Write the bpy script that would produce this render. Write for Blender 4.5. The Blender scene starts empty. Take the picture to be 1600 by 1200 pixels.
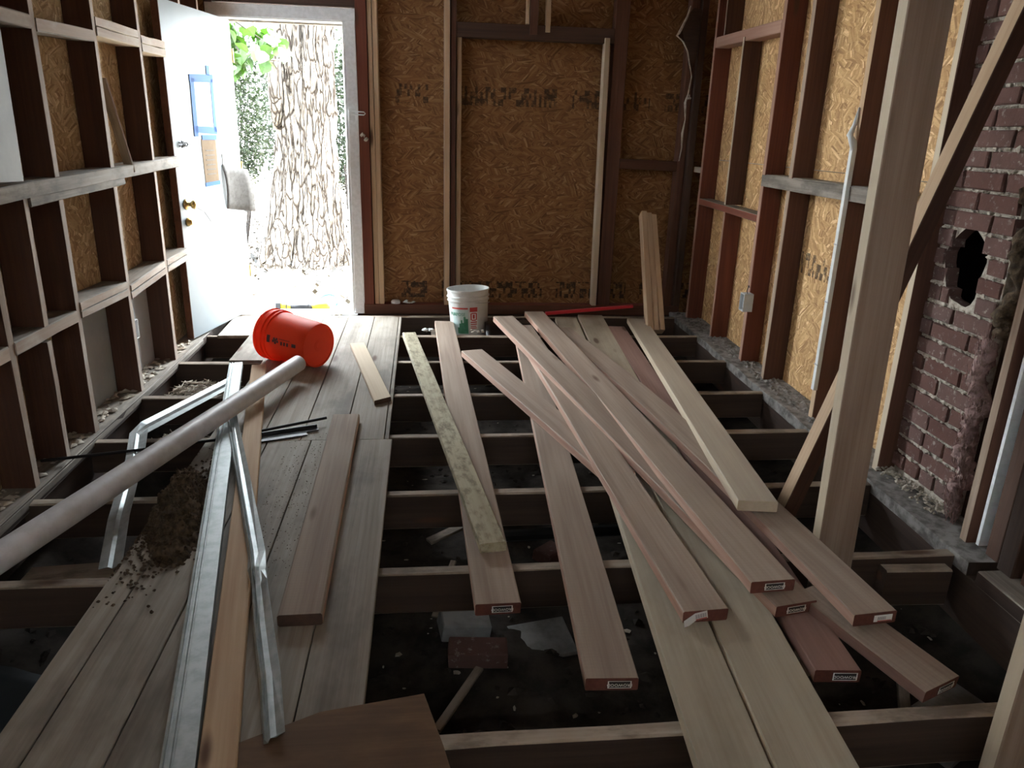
import bpy, math, random
from mathutils import Vector, Matrix, Euler, noise
random.seed(7)
R_ = random.Random(11)
scene = bpy.context.scene
COL = scene.collection

# ------------------------------------------------------------------ camera
cam_d = bpy.data.cameras.new('camera')
cam = bpy.data.objects.new('camera', cam_d); COL.objects.link(cam)
cam_d.sensor_width = 36.0; cam_d.lens = 26.316; cam_d.clip_start = 0.02; cam_d.clip_end = 300
cam.matrix_world = Matrix(((0.99367, 0.00710, -0.11215, 0.0),
                           (-0.10868, 0.31799, -0.94185, 0.0),
                           (0.02898, 0.94806, 0.31676, 1.36),
                           (0, 0, 0, 1)))
scene.camera = cam

# ------------------------------------------------------------------ light
SKY = 50.0
world = bpy.data.worlds.new('sky'); scene.world = world; world.use_nodes = True
bg = world.node_tree.nodes['Background']
bg.inputs[0].default_value = (0.86, 0.94, 1.0, 1); bg.inputs[1].default_value = SKY
sun_d = bpy.data.lights.new('sun', 'SUN'); sun_d.energy = 60; sun_d.angle = math.radians(3); sun_d.color = (1, .95, .86)
sun = bpy.data.objects.new('sun', sun_d); COL.objects.link(sun)
sun.rotation_euler = Vector((-0.75, 0.25, -0.95)).to_track_quat('-Z', 'Y').to_euler()
def portal(loc, size, direction):
    l = bpy.data.lights.new('daylight_portal', 'AREA'); l.shape = 'RECTANGLE'; l.size, l.size_y = size
    l.cycles.is_portal = True
    o = bpy.data.objects.new('daylight_portal', l); COL.objects.link(o)
    o.location = loc; o.rotation_euler = Vector(direction).to_track_quat('-Z', 'Z').to_euler()
portal((-0.97, 5.99, 1.02), (0.9, 2.1), (0, -1, 0))
portal((2.26, -.80, .59), (.48, .46), (-1, 0, 0))  # portal of the unseen opening added for fill
vs = scene.view_settings
vs.view_transform = 'Standard'; vs.look = 'None'; vs.gamma = 1.0; vs.use_curve_mapping = False
vs.exposure = 0.0

# ------------------------------------------------------------------ node helpers
def new_mat(name):
    m = bpy.data.materials.new(name); m.use_nodes = True
    nt = m.node_tree; nt.nodes.clear()
    out = nt.nodes.new('ShaderNodeOutputMaterial'); b = nt.nodes.new('ShaderNodeBsdfPrincipled')
    nt.links.new(b.outputs[0], out.inputs[0])
    return m, nt, b
def nd(nt, t, props=None, **ins):
    n = nt.nodes.new(t)
    for k, v in (props or {}).items(): setattr(n, k, v)
    for k, v in ins.items():
        s = n.inputs[int(k[1:])] if k[0] == 'i' and k[1:].isdigit() else n.inputs[k.replace('_', ' ')]
        if isinstance(v, bpy.types.NodeSocket): nt.links.new(v, s)
        else: s.default_value = v
    return n
def math_(nt, op, a, b=0.0, c=None, clamp=False):
    kw = dict(i0=a, i1=b)
    if c is not None: kw['i2'] = c
    return nd(nt, 'ShaderNodeMath', dict(operation=op, use_clamp=clamp), **kw).outputs[0]
def mix(nt, f, a, b, blend='MIX'):
    n = nt.nodes.new('ShaderNodeMix'); n.data_type = 'RGBA'; n.blend_type = blend
    for s, v in ((n.inputs[0], f), (n.inputs[6], a), (n.inputs[7], b)):
        if isinstance(v, bpy.types.NodeSocket): nt.links.new(v, s)
        else: s.default_value = (v if not isinstance(v, tuple) else (v + (1,) if len(v) == 3 else v))
    return n.outputs[2]
def mapping(nt, v, scale=(1, 1, 1), rot=(0, 0, 0), loc=(0, 0, 0)):
    n = nt.nodes.new('ShaderNodeMapping'); nt.links.new(v, n.inputs[0])
    n.inputs['Scale'].default_value = scale; n.inputs['Rotation'].default_value = rot; n.inputs['Location'].default_value = loc
    return n.outputs[0]
def noise_(nt, v, scale, detail=3, rough=.5, dist=0):
    return nd(nt, 'ShaderNodeTexNoise', None, Vector=v, Scale=scale, Detail=detail, Roughness=rough, Distortion=dist).outputs[0]
def smooth(nt, v, lo, hi):
    n = nd(nt, 'ShaderNodeMapRange', dict(interpolation_type='SMOOTHSTEP'), i0=v, i1=lo, i2=hi, i3=0.0, i4=1.0)
    return n.outputs[0]
def objvec(nt, rand=True):
    tc = nt.nodes.new('ShaderNodeTexCoord').outputs['Object']
    if not rand: return tc, None
    r = nt.nodes.new('ShaderNodeObjectInfo').outputs['Random']
    off = nd(nt, 'ShaderNodeCombineXYZ', None, X=math_(nt, 'MULTIPLY', r, 41.0), Y=math_(nt, 'MULTIPLY', r, 17.0), Z=math_(nt, 'MULTIPLY', r, 29.0)).outputs[0]
    return nd(nt, 'ShaderNodeVectorMath', dict(operation='ADD'), i0=tc, i1=off).outputs[0], r
def bump(nt, b, h, strength=.3, dist=.01):
    n = nd(nt, 'ShaderNodeBump', None, Strength=strength, Distance=dist, Height=h)
    nt.links.new(n.outputs[0], b.inputs['Normal'])

MATS = {}
def wood(name, light, dark, rings=38, contrast=1.0, knot=(.1, .05, .03), knots=True, grime=None, grime_amt=0.0, grime_scale=3.0,
         rough=.75, var=.18, bstr=.25, saw=0.0):
    m, nt, b = new_mat(name)
    v, r = objvec(nt)
    st = mapping(nt, v, (.22, 2.2, 2.2))
    n1 = noise_(nt, st, 1.6, 1.5, .4)
    ring = math_(nt, 'SINE', math_(nt, 'MULTIPLY', n1, float(rings)))
    fine = noise_(nt, mapping(nt, v, (1.2, 45, 45)), 1.6, 4, .6)
    f = math_(nt, 'ADD', math_(nt, 'MULTIPLY', ring, .22 * contrast), math_(nt, 'MULTIPLY_ADD', math_(nt, 'SUBTRACT', fine, .5), 1.5 * contrast, .45), clamp=True)
    col = mix(nt, f, light, dark)
    if knots:
        vo = nd(nt, 'ShaderNodeTexVoronoi', dict(feature='F1'), Vector=mapping(nt, v, (1.3, 5.5, 5.5)), Scale=1.0, Randomness=1.0).outputs[0]
        col = mix(nt, math_(nt, 'SUBTRACT', 1.0, smooth(nt, vo, .05, .13)), col, knot)
    if saw:
        sw = nd(nt, 'ShaderNodeTexWave', dict(wave_type='BANDS', bands_direction='X'), Vector=v, Scale=22.0, Distortion=3.0, Detail=2.0).outputs[1]
        col = mix(nt, math_(nt, 'MULTIPLY', sw, saw), col, dark)
    if grime:
        g = smooth(nt, noise_(nt, mapping(nt, v, (.6, 1.4, 1.4)), grime_scale, 5, .65), .42, .66)
        col = mix(nt, math_(nt, 'MULTIPLY', g, grime_amt), col, grime)
    br = math_(nt, 'MULTIPLY_ADD', r, 2 * var, 1 - var)
    hsv = nd(nt, 'ShaderNodeHueSaturation', None, Color=col, Value=br).outputs[0]
    nt.links.new(hsv, b.inputs['Base Color'])
    b.inputs['Roughness'].default_value = rough
    b.inputs['Specular IOR Level'].default_value = .25
    bump(nt, b, math_(nt, 'ADD', fine, math_(nt, 'MULTIPLY', ring, .12)), bstr, .004)
    MATS[name] = m; return m
def plain(name, color, rough=.6, metal=0.0, spec=.4, var=0.0, nscale=6.0, color2=None, bstr=0.0, alpha=None, trans=0.0):
    m, nt, b = new_mat(name)
    v, r = objvec(nt)
    if color2 is not None or bstr:
        n = noise_(nt, v, nscale, 5, .62)
        if color2 is not None:
            nt.links.new(mix(nt, smooth(nt, n, .35, .68), color, color2), b.inputs['Base Color'])
        else: b.inputs['Base Color'].default_value = color + (1,)
        if bstr: bump(nt, b, n, bstr, .01)
    else: b.inputs['Base Color'].default_value = color + (1,)
    b.inputs['Roughness'].default_value = rough; b.inputs['Metallic'].default_value = metal
    b.inputs['Specular IOR Level'].default_value = spec
    if trans:
        b.inputs['Subsurface Weight'].default_value = 0
    MATS[name] = m; return m

def osb(name, bands=(), tint=(1, 1, 1), vert=False):
    """strand board: local x runs along the wall, local z is height"""
    m, nt, b = new_mat(name)
    tc = nt.nodes.new('ShaderNodeTexCoord').outputs['Object']
    warp = nd(nt, 'ShaderNodeTexNoise', None, Vector=tc, Scale=3.0, Detail=2.0).outputs[1]
    wv = nd(nt, 'ShaderNodeVectorMath', dict(operation='SCALE'), i0=nd(nt, 'ShaderNodeVectorMath', dict(operation='SUBTRACT'), i0=warp, i1=(.5, .5, .5)).outputs[0], Scale=.05).outputs[0]
    tv = nd(nt, 'ShaderNodeVectorMath', dict(operation='ADD'), i0=tc, i1=wv).outputs[0]
    base = 1.57 if vert else 0.0
    layers = []
    for k, (ang, sc) in enumerate(((.12, (8, 1, 85)), (-.5, (9, 1, 95)), (.8, (10, 1, 90)), (-1.15, (10, 1, 100)))):
        vv = mapping(nt, mapping(nt, tv, rot=(0, ang + base, 0), loc=(k * 3.7, 0, k * 1.9)), sc)
        layers.append(nd(nt, 'ShaderNodeTexVoronoi', dict(feature='F1'), Vector=vv, Scale=1.0, Randomness=1.0).outputs[1])
    sel = nd(nt, 'ShaderNodeTexVoronoi', dict(feature='F1'), Vector=mapping(nt, tv, (11, 1, 38), rot=(0, base, 0)), Scale=1.0).outputs[1]
    sep = nd(nt, 'ShaderNodeSeparateColor', None, i0=sel)
    def bw(c, ch): return nd(nt, 'ShaderNodeSeparateColor', None, i0=c).outputs[ch]
    a = [bw(c, 0) for c in layers]
    def lerp(f, x, y):
        n = nt.nodes.new('ShaderNodeMix'); n.data_type = 'FLOAT'
        for s, q in ((n.inputs[0], f), (n.inputs[2], x), (n.inputs[3], y)): nt.links.new(q, s)
        return n.outputs[0]
    m1 = lerp(math_(nt, 'GREATER_THAN', sep.outputs[0], .45), a[0], a[1])
    m2 = lerp(math_(nt, 'GREATER_THAN', sep.outputs[1], .62), m1, a[2])
    m3 = lerp(math_(nt, 'GREATER_THAN', sep.outputs[2], .78), m2, a[3])
    ramp = nt.nodes.new('ShaderNodeValToRGB'); nt.links.new(m3, ramp.inputs[0])
    e = ramp.color_ramp.elements
    cols = [(0, (.24, .13, .055)), (.2, (.33, .19, .085)), (.6, (.42, .26, .12)), (.9, (.50, .33, .165)), (1.0, (.64, .47, .27))]
    while len(e) < len(cols): e.new(.5)
    for q, (p, c) in zip(e, cols):
        q.position = p; q.color = tuple(x * t for x, t in zip(c, tint)) + (1,)
    fine = noise_(nt, mapping(nt, tv, (30, 1, 200), rot=(0, base, 0)), 1.0, 3)
    col = mix(nt, math_(nt, 'MULTIPLY', smooth(nt, fine, .4, .75), .3), ramp.outputs[0], tuple(x * t for x, t in zip((.2, .1, .045), tint)))
    if bands:
        xyz = nd(nt, 'ShaderNodeSeparateXYZ', None, i0=tc)
        for (zc, hh, x0, x1, sc, amt) in bands:
            inb = math_(nt, 'LESS_THAN', math_(nt, 'ABSOLUTE', math_(nt, 'SUBTRACT', xyz.outputs[2], zc)), hh)
            inx = math_(nt, 'MULTIPLY', math_(nt, 'GREATER_THAN', xyz.outputs[0], x0), math_(nt, 'LESS_THAN', xyz.outputs[0], x1))
            cell = nd(nt, 'ShaderNodeCombineXYZ', None, X=math_(nt, 'FLOOR', math_(nt, 'MULTIPLY', xyz.outputs[0], sc)), Y=math_(nt, 'FLOOR', math_(nt, 'MULTIPLY', xyz.outputs[2], sc * .42)), Z=0.0).outputs[0]
            wn = nd(nt, 'ShaderNodeTexWhiteNoise', dict(noise_dimensions='2D'), Vector=cell).outputs[0]
            word = nd(nt, 'ShaderNodeTexWhiteNoise', dict(noise_dimensions='1D'), W=math_(nt, 'FLOOR', math_(nt, 'MULTIPLY', xyz.outputs[0], sc * .16))).outputs[0]
            ink = math_(nt, 'MULTIPLY', math_(nt, 'GREATER_THAN', wn, .5), math_(nt, 'GREATER_THAN', word, .28))
            worn = smooth(nt, noise_(nt, tc, 26, 4, .7), .32, .55)
            k = math_(nt, 'MULTIPLY', math_(nt, 'MULTIPLY', inb, inx), math_(nt, 'MULTIPLY', math_(nt, 'MULTIPLY', ink, worn), amt))
            col = mix(nt, k, col, (.03, .018, .012))
    nt.links.new(col, b.inputs['Base Color'])
    b.inputs['Roughness'].default_value = .7; b.inputs['Specular IOR Level'].default_value = .25
    bump(nt, b, m3, .35, .004)
    MATS[name] = m; return m

# timber
wood('stud_face', (.13, .06, .038), (.07, .032, .022), rings=30, var=.22)  # old dark wood; shade on sides away from the door deepens the colour
wood('stud_edge', (.45, .355, .28), (.33, .24, .18), rings=30, grime=(.55, .50, .43), grime_amt=.5, grime_scale=5, var=.15)  # plaster residue on room-facing edges; light falling there also lifts the colour
wood('stud_dark', (.10, .055, .038), (.05, .03, .022), rings=30, var=.2)
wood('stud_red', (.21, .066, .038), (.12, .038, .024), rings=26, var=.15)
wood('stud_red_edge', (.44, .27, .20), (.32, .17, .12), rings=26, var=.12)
wood('fir', (.55, .40, .26), (.42, .28, .17), rings=42, var=.1)
wood('fir_warm', (.36, .27, .20), (.26, .18, .125), rings=46, contrast=1.2, var=.06)
wood('cream', (.58, .49, .36), (.48, .385, .27), rings=34, contrast=.7, var=.08)
wood('treated', (.37, .29, .225), (.265, .195, .15), rings=44, contrast=1.25, var=.1, saw=.12, bstr=.3)
wood('cream_dull', (.42, .36, .27), (.33, .275, .20), rings=40, contrast=1.1, grime=(.20, .165, .12), grime_amt=.45, grime_scale=2.5, var=.05)
wood('fir_grey', (.46, .39, .30), (.36, .29, .215), rings=40, contrast=.8, var=.06)
wood('treated_red', (.31, .19, .15), (.21, .12, .095), rings=44, contrast=.9, var=.1)
wood('treated_edge', (.50, .33, .25), (.36, .20, .145), rings=50, contrast=1.3, var=.08)
wood('treated_end', (.16, .055, .038), (.09, .03, .022), rings=30, knots=False, var=.1)
wood('mossy', (.48, .43, .30), (.33, .29, .19), rings=36, grime=(.12, .10, .06), grime_amt=.7, grime_scale=24, var=.05)
wood('grey_wood', (.33, .29, .24), (.19, .16, .13), rings=36, contrast=1.3, grime=(.10, .085, .07), grime_amt=.65, grime_scale=7, var=.12, bstr=.5)
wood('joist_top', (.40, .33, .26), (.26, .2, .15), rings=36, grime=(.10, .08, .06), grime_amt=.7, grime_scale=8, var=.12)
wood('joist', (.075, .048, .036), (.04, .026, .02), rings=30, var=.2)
wood('floorboard', (.35, .31, .255), (.23, .195, .155), rings=52, contrast=1.2, grime=(.085, .068, .05), grime_amt=.62, grime_scale=2.2, var=.1, bstr=.5, rough=.7)
wood('dark_plywood', (.22, .13, .07), (.14, .08, .045), rings=20, grime=(.06, .04, .03), grime_amt=.5, var=.05)
osb('osb_back', bands=((1.62, .066, .0, 9, 52, .8), (.165, .066, .0, 9, 54, .92)), tint=(.62, .51, .44))
osb('osb_right', bands=((.72, .06, 1.3, 4.3, 58, .85),), vert=True, tint=(1.4, 1.4, 1.35))
osb('osb_left', vert=True, tint=(1.5, 1.72, 2.05))
plain('pale_panel', (.50, .53, .52), .6, color2=(.42, .45, .45), nscale=4)
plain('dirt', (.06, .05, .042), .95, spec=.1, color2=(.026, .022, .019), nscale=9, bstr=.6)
plain('dust', (.30, .285, .265), .95, spec=.1, color2=(.12, .11, .10), nscale=18, bstr=.5)
plain('debris_pale', (.55, .50, .42), .9, spec=.1, color2=(.35, .3, .24), nscale=30)
plain('debris_dark', (.12, .085, .055), .95, spec=.1, color2=(.05, .036, .025), nscale=40, bstr=.7)
plain('door_paint', (.205, .235, .25), .5, spec=.3, color2=(.18, .21, .225), nscale=3)
plain('trim_paint', (.80, .81, .81), .5, color2=(.70, .71, .70), nscale=40)
plain('brass', (.75, .55, .22), .3, 1.0)
plain('black_metal', (.03, .03, .032), .45, .6)
plain('steel', (.50, .54, .54), .5, .6, color2=(.38, .42, .42), nscale=25)
plain('tape_blue', (.008, .085, .30), .7, spec=.2)
plain('clear_sleeve', (.12, .13, .138), .4, spec=.25, color2=(.04, .046, .052), nscale=14, bstr=.6)
plain('kraft', (.19, .135, .085), .85, spec=.1, color2=(.165, .115, .07), nscale=30)
plain('paper_grey', (.17, .16, .15), .85, spec=.1, color2=(.13, .12, .11), nscale=40)
def translucent(name, c, rough, w):
    m, nt, b = new_mat(name); b.inputs['Base Color'].default_value = c + (1,); b.inputs['Roughness'].default_value = rough; b.inputs['Specular IOR Level'].default_value = .25
    t = nt.nodes.new('ShaderNodeBsdfTranslucent'); t.inputs[0].default_value = c + (1,)
    ms = nt.nodes.new('ShaderNodeMixShader'); ms.inputs[0].default_value = w
    nt.links.new(b.outputs[0], ms.inputs[1]); nt.links.new(t.outputs[0], ms.inputs[2])
    nt.links.new(ms.outputs[0], [n for n in nt.nodes if n.type == 'OUTPUT_MATERIAL'][0].inputs[0]); MATS[name] = m
translucent('orange_plastic', (.88, .085, .025), .5, .3)
plain('print_dark', (.055, .02, .02), .5)
plain('white_plastic', (.72, .74, .73), .4, spec=.5, color2=(.6, .62, .6), nscale=9)
plain('pvc', (.62, .60, .60), .45, color2=(.50, .48, .47), nscale=12)
plain('label_green', (.06, .28, .16), .5, color2=(.12, .42, .30), nscale=16)
plain('label_aqua', (.55, .72, .70), .5)
plain('label_red', (.5, .055, .045), .5)
plain('ink_black', (.02, .02, .022), .6)
plain('sticker_white', (.82, .82, .80), .5)
plain('sticker_grey', (.38, .38, .40), .5)
plain('red_paint', (.55, .03, .04), .45)
plain('insulation_pink', (.40, .27, .25), .95, spec=.05, color2=(.22, .15, .13), nscale=28, bstr=1.0)
plain('black_plastic', (.012, .012, .014), .35, spec=.5)
plain('sheet_blue', (.035, .045, .05), .6)
plain('tool_yellow', (.85, .58, .02), .45)
plain('hose_teal', (.05, .30, .33), .45)
def brick_mat():
    m, nt, b = new_mat('brick'); v, r = objvec(nt)
    n = noise_(nt, v, 16, 5, .65)
    col = mix(nt, r, mix(nt, n, (.21, .10, .08), (.12, .068, .058)), mix(nt, n, (.15, .09, .078), (.085, .058, .052)))
    col = mix(nt, smooth(nt, noise_(nt, v, 38, 4, .7), .56, .72), col, (.30, .26, .22))
    nt.links.new(nd(nt, 'ShaderNodeHueSaturation', None, Color=col, Value=math_(nt, 'MULTIPLY_ADD', r, .5, .72)).outputs[0], b.inputs['Base Color'])
    b.inputs['Roughness'].default_value = .9; b.inputs['Specular IOR Level'].default_value = .15
    bump(nt, b, n, .6, .01); MATS['brick'] = m
brick_mat()
plain('mortar', (.56, .51, .43), .95, spec=.1, color2=(.36, .31, .25), nscale=55, bstr=1.0)
plain('concrete', (.30, .30, .29), .9, color2=(.2, .2, .19), nscale=12, bstr=.4)
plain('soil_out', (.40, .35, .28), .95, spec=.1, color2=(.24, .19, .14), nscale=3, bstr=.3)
def bark_mat():
    m, nt, b = new_mat('bark'); tc = nt.nodes.new('ShaderNodeTexCoord').outputs['Object']
    w = nd(nt, 'ShaderNodeTexNoise', None, Vector=tc, Scale=2.5, Detail=3.0).outputs[1]
    v = nd(nt, 'ShaderNodeVectorMath', dict(operation='ADD'), i0=mapping(nt, tc, (1, 1, .13)), i1=nd(nt, 'ShaderNodeVectorMath', dict(operation='SCALE'), i0=w, Scale=.10).outputs[0]).outputs[0]
    e1 = nd(nt, 'ShaderNodeTexVoronoi', dict(feature='DISTANCE_TO_EDGE'), Vector=v, Scale=17.0).outputs[0]
    e2 = nd(nt, 'ShaderNodeTexVoronoi', dict(feature='DISTANCE_TO_EDGE'), Vector=v, Scale=42.0).outputs[0]
    h = math_(nt, 'MULTIPLY', smooth(nt, e1, .0, .15), math_(nt, 'MULTIPLY_ADD', smooth(nt, e2, 0.0, .2), .35, .65))
    n = noise_(nt, tc, 9, 5, .6)
    col = mix(nt, h, (.012, .009, .007), mix(nt, n, (.12, .10, .082), (.20, .18, .155)))
    nt.links.new(col, b.inputs['Base Color']); b.inputs['Roughness'].default_value = .95; b.inputs['Specular IOR Level'].default_value = .1
    bump(nt, b, h, 1.0, .03); MATS['bark'] = m
bark_mat()
plain('cut_wood', (.5, .38, .24), .8)
plain('twig', (.016, .012, .010), .9)
plain('siding', (.45, .45, .43), .7)
plain('soot', (.009, .008, .0075), .95, spec=.05)
def leaf_mat(name, c1, c2):
    m, nt, b = new_mat(name)
    v, r = objvec(nt)
    g = nt.nodes.new('ShaderNodeNewGeometry').outputs['Random Per Island']
    col = mix(nt, g, c1, c2)
    nt.links.new(col, b.inputs['Base Color']); b.inputs['Roughness'].default_value = .55
    t = nt.nodes.new('ShaderNodeBsdfTranslucent'); nt.links.new(col, t.inputs[0])
    ms = nt.nodes.new('ShaderNodeMixShader'); ms.inputs[0].default_value = .4
    nt.links.new(b.outputs[0], ms.inputs[1]); nt.links.new(t.outputs[0], ms.inputs[2])
    nt.links.new(ms.outputs[0], [n for n in nt.nodes if n.type == 'OUTPUT_MATERIAL'][0].inputs[0])
    MATS[name] = m
leaf_mat('leaf_bright', (.010, .036, .002), (.026, .068, .005))
leaf_mat('leaf_hedge', (.005, .0115, .004), (.017, .027, .010))
leaf_mat('leaf_dry', (.003, .0022, .0012), (.012, .009, .005))

# ------------------------------------------------------------------ object helpers
WM = {}
def link(o, parent=None, mw=None):
    COL.objects.link(o)
    mw = mw if mw is not None else Matrix.Identity(4)
    WM[o.name] = mw
    if parent is not None:
        o.parent = parent; o.matrix_parent_inverse = WM[parent.name].inverted()
    o.matrix_basis = mw
    return o
def tag(o, label=None, cat=None, group=None, kind=None):
    if label: o['label'] = label
    if cat: o['category'] = cat
    if group: o['group'] = group
    if kind: o['kind'] = kind
    return o
def empty(name, loc=(0, 0, 0), mw=None):
    o = bpy.data.objects.new(name, None); o.empty_display_size = .1
    return link(o, None, mw if mw is not None else Matrix.Translation(loc))
def mesh_obj(name, verts, faces, mats, parent=None, mw=None, fm=None, smooth_=False):
    me = bpy.data.meshes.new(name); me.from_pydata([tuple(v) for v in verts], [], faces)
    for m in (mats if isinstance(mats, (list, tuple)) else [mats]): me.materials.append(MATS[m])
    if fm: me.polygons.foreach_set('material_index', fm)
    if smooth_: me.polygons.foreach_set('use_smooth', [True] * len(me.polygons))
    me.update()
    return link(bpy.data.objects.new(name, me), parent, mw)
class MB:
    def __init__(s): s.v = []; s.f = []; s.m = []
    def add(s, verts, faces, mi=0):
        o = len(s.v); s.v += [Vector(v) for v in verts]
        for f in faces: s.f.append(tuple(i + o for i in f)); s.m.append(mi)
    def box(s, lo, hi, mi=0, mw=None):
        (x0, y0, z0), (x1, y1, z1) = lo, hi
        vs_ = [Vector(p) for p in ((x0, y0, z0), (x1, y0, z0), (x1, y1, z0), (x0, y1, z0), (x0, y0, z1), (x1, y0, z1), (x1, y1, z1), (x0, y1, z1))]
        if mw is not None: vs_ = [mw @ p for p in vs_]
        s.add(vs_, [(0, 3, 2, 1), (4, 5, 6, 7), (0, 1, 5, 4), (1, 2, 6, 5), (2, 3, 7, 6), (3, 0, 4, 7)], mi)
    def tube(s, pts, r, n=8, mi=0, cap=True, radii=None):
        pts = [Vector(p) for p in pts]; o = len(s.v); up = Vector((.13, .31, .94))
        for i, p in enumerate(pts):
            d = (pts[min(i + 1, len(pts) - 1)] - pts[max(i - 1, 0)]).normalized()
            u = d.cross(up)
            if u.length < 1e-3: u = d.cross(Vector((1, 0, 0)))
            u.normalize(); w = d.cross(u); rr = radii[i] if radii else r
            for k in range(n):
                a = 2 * math.pi * k / n; s.v.append(p + (u * math.cos(a) + w * math.sin(a)) * rr)
        for i in range(len(pts) - 1):
            for k in range(n):
                a, b = o + i * n + k, o + i * n + (k + 1) % n
                s.f.append((a, b, b + n, a + n)); s.m.append(mi)
        if cap:
            s.f.append(tuple(o + k for k in reversed(range(n)))); s.m.append(mi)
            e = o + (len(pts) - 1) * n; s.f.append(tuple(e + k for k in range(n))); s.m.append(mi)
    def lathe(s, prof, n=40, mi=0, mis=None):
        o = len(s.v)
        for (r, z) in prof:
            for k in range(n):
                a = 2 * math.pi * k / n; s.v.append(Vector((r * math.cos(a), r * math.sin(a), z)))
        for i in range(len(prof) - 1):
            for k in range(n):
                a, b = o + i * n + k, o + i * n + (k + 1) % n
                s.f.append((a, b, b + n, a + n)); s.m.append(mis[i] if mis else mi)
    def obj(s, name, mats, parent=None, mw=None, smooth_=False):
        return mesh_obj(name, s.v, s.f, mats, parent, mw, s.m, smooth_)

def frame(a, b, up):
    x = (Vector(b) - Vector(a)); L = x.length; x.normalize()
    up = Vector(up); y = up.cross(x)
    if y.length < 1e-4: y = Vector((0, 1, 0)).cross(x)
    y.normalize(); z = x.cross(y)
    m = Matrix((x, y, z)).transposed().to_4x4(); m.translation = Vector(a)
    return m, L
def beam(name, a, b, w, t, mats, parent=None, up=(0, 0, 1), ch=.003, seg=1, bow=0.0, cup=0.0, twist=0.0, skew=(0, 0), drop=None, rough=0.0, top_origin=True):
    """timber from a to b (line of its top face centre if top_origin), w across, t thick; mats = wide, narrow, end"""
    mw, L = frame(a, b, up)
    if isinstance(mats, str): mats = (mats,)
    mats = list(mats) + [mats[-1]] * (3 - len(mats))
    h = w / 2; z0, z1 = (-t, 0) if top_origin else (-t / 2, t / 2)
    sec = [(-h + ch, z0), (h - ch, z0), (h, z0 + ch), (h, z1 - ch), (h - ch, z1), (-h + ch, z1), (-h, z1 - ch), (-h, z0 + ch)]
    V = []; F = []; FM = []
    for i in range(seg + 1):
        u = i / seg
        oy = bow * math.sin(math.pi * u); oz = cup * math.sin(math.pi * u); tw = twist * (u - .5)
        for (y, z) in sec:
            xx = u * L
            if i == 0: xx += skew[0] * y
            if i == seg: xx += skew[1] * y
            jy = R_.uniform(-rough, rough); jz = R_.uniform(-rough, rough)
            V.append((xx, y * math.cos(tw) - z * math.sin(tw) + oy + jy, y * math.sin(tw) + z * math.cos(tw) + oz + jz))
    sl = [0, 0, 1, 0, 0, 0, 1, 0]
    for i in range(seg):
        for k in range(8):
            a_, b_ = i * 8 + k, i * 8 + (k + 1) % 8
            F.append((a_, b_, b_ + 8, a_ + 8)); FM.append(sl[k])
    F.append(tuple(reversed(range(8)))); FM.append(2)
    F.append(tuple(seg * 8 + k for k in range(8))); FM.append(2)
    return mesh_obj(name, V, F, mats, parent, mw, FM)
def text_mesh(name, s, size, mat, parent, mw, ext=.0003, bend=None, squeeze=1.0):
    c = bpy.data.curves.new('lettering_curve', 'FONT'); c.body = s; c.size = size; c.align_x = 'CENTER'; c.align_y = 'CENTER'
    c.extrude = ext; c.resolution_u = 2
    t = bpy.data.objects.new('lettering_curve', c); COL.objects.link(t)
    bpy.context.view_layer.update()
    me = bpy.data.meshes.new_from_object(t.evaluated_get(bpy.context.evaluated_depsgraph_get()))
    bpy.data.objects.remove(t); bpy.data.curves.remove(c)
    me.name = name; me.materials.clear(); me.materials.append(MATS[mat])
    for v in me.vertices:
        v.co.x *= squeeze
        if bend: v.co = bend(v.co)
    return link(bpy.data.objects.new(name, me), parent, mw)

# ================================================================== STRUCTURE
# ---- crawl-space ground
def height_grid(name, x0, x1, y0, y1, nx, ny, fn, mat, parent=None, zmin=-9):
    V = []; F = []
    for j in range(ny + 1):
        for i in range(nx + 1):
            x = x0 + (x1 - x0) * i / nx; y = y0 + (y1 - y0) * j / ny
            V.append((x, y, fn(x, y)))
    for j in range(ny):
        for i in range(nx):
            a = j * (nx + 1) + i; q = (a, a + 1, a + nx + 2, a + nx + 1)
            if max(V[k][2] for k in q) > zmin: F.append(q)
    return mesh_obj(name, V, F, mat, parent, smooth_=True)
def gz(x, y):
    p = Vector((x * 2.2, y * 2.2, 0)); h = noise.noise(p) * .05 + noise.noise(p * 4) * .018 + noise.noise(p * 13) * .007
    side = max(0, (abs(x - .2) - 1.25)) * .25
    return -.44 + h + side
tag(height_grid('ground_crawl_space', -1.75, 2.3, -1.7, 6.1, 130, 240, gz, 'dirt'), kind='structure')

# ---- floor: joists and tongue-and-groove boards
floor = tag(empty('floor'), kind='structure')
JY = [5.70, 5.11, 4.49, 3.87, 3.287, 2.70, 2.145, 1.41, .82, .22, -.38, -.98]
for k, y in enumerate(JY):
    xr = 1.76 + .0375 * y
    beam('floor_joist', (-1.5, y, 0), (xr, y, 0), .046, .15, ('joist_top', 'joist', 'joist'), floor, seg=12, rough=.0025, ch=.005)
beam('floor_joist', (1.56, 2.094, -.022), (1.80, 2.09, -.026), .05, .14, ('joist_top', 'joist', 'joist'), floor, ch=.005)
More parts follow.
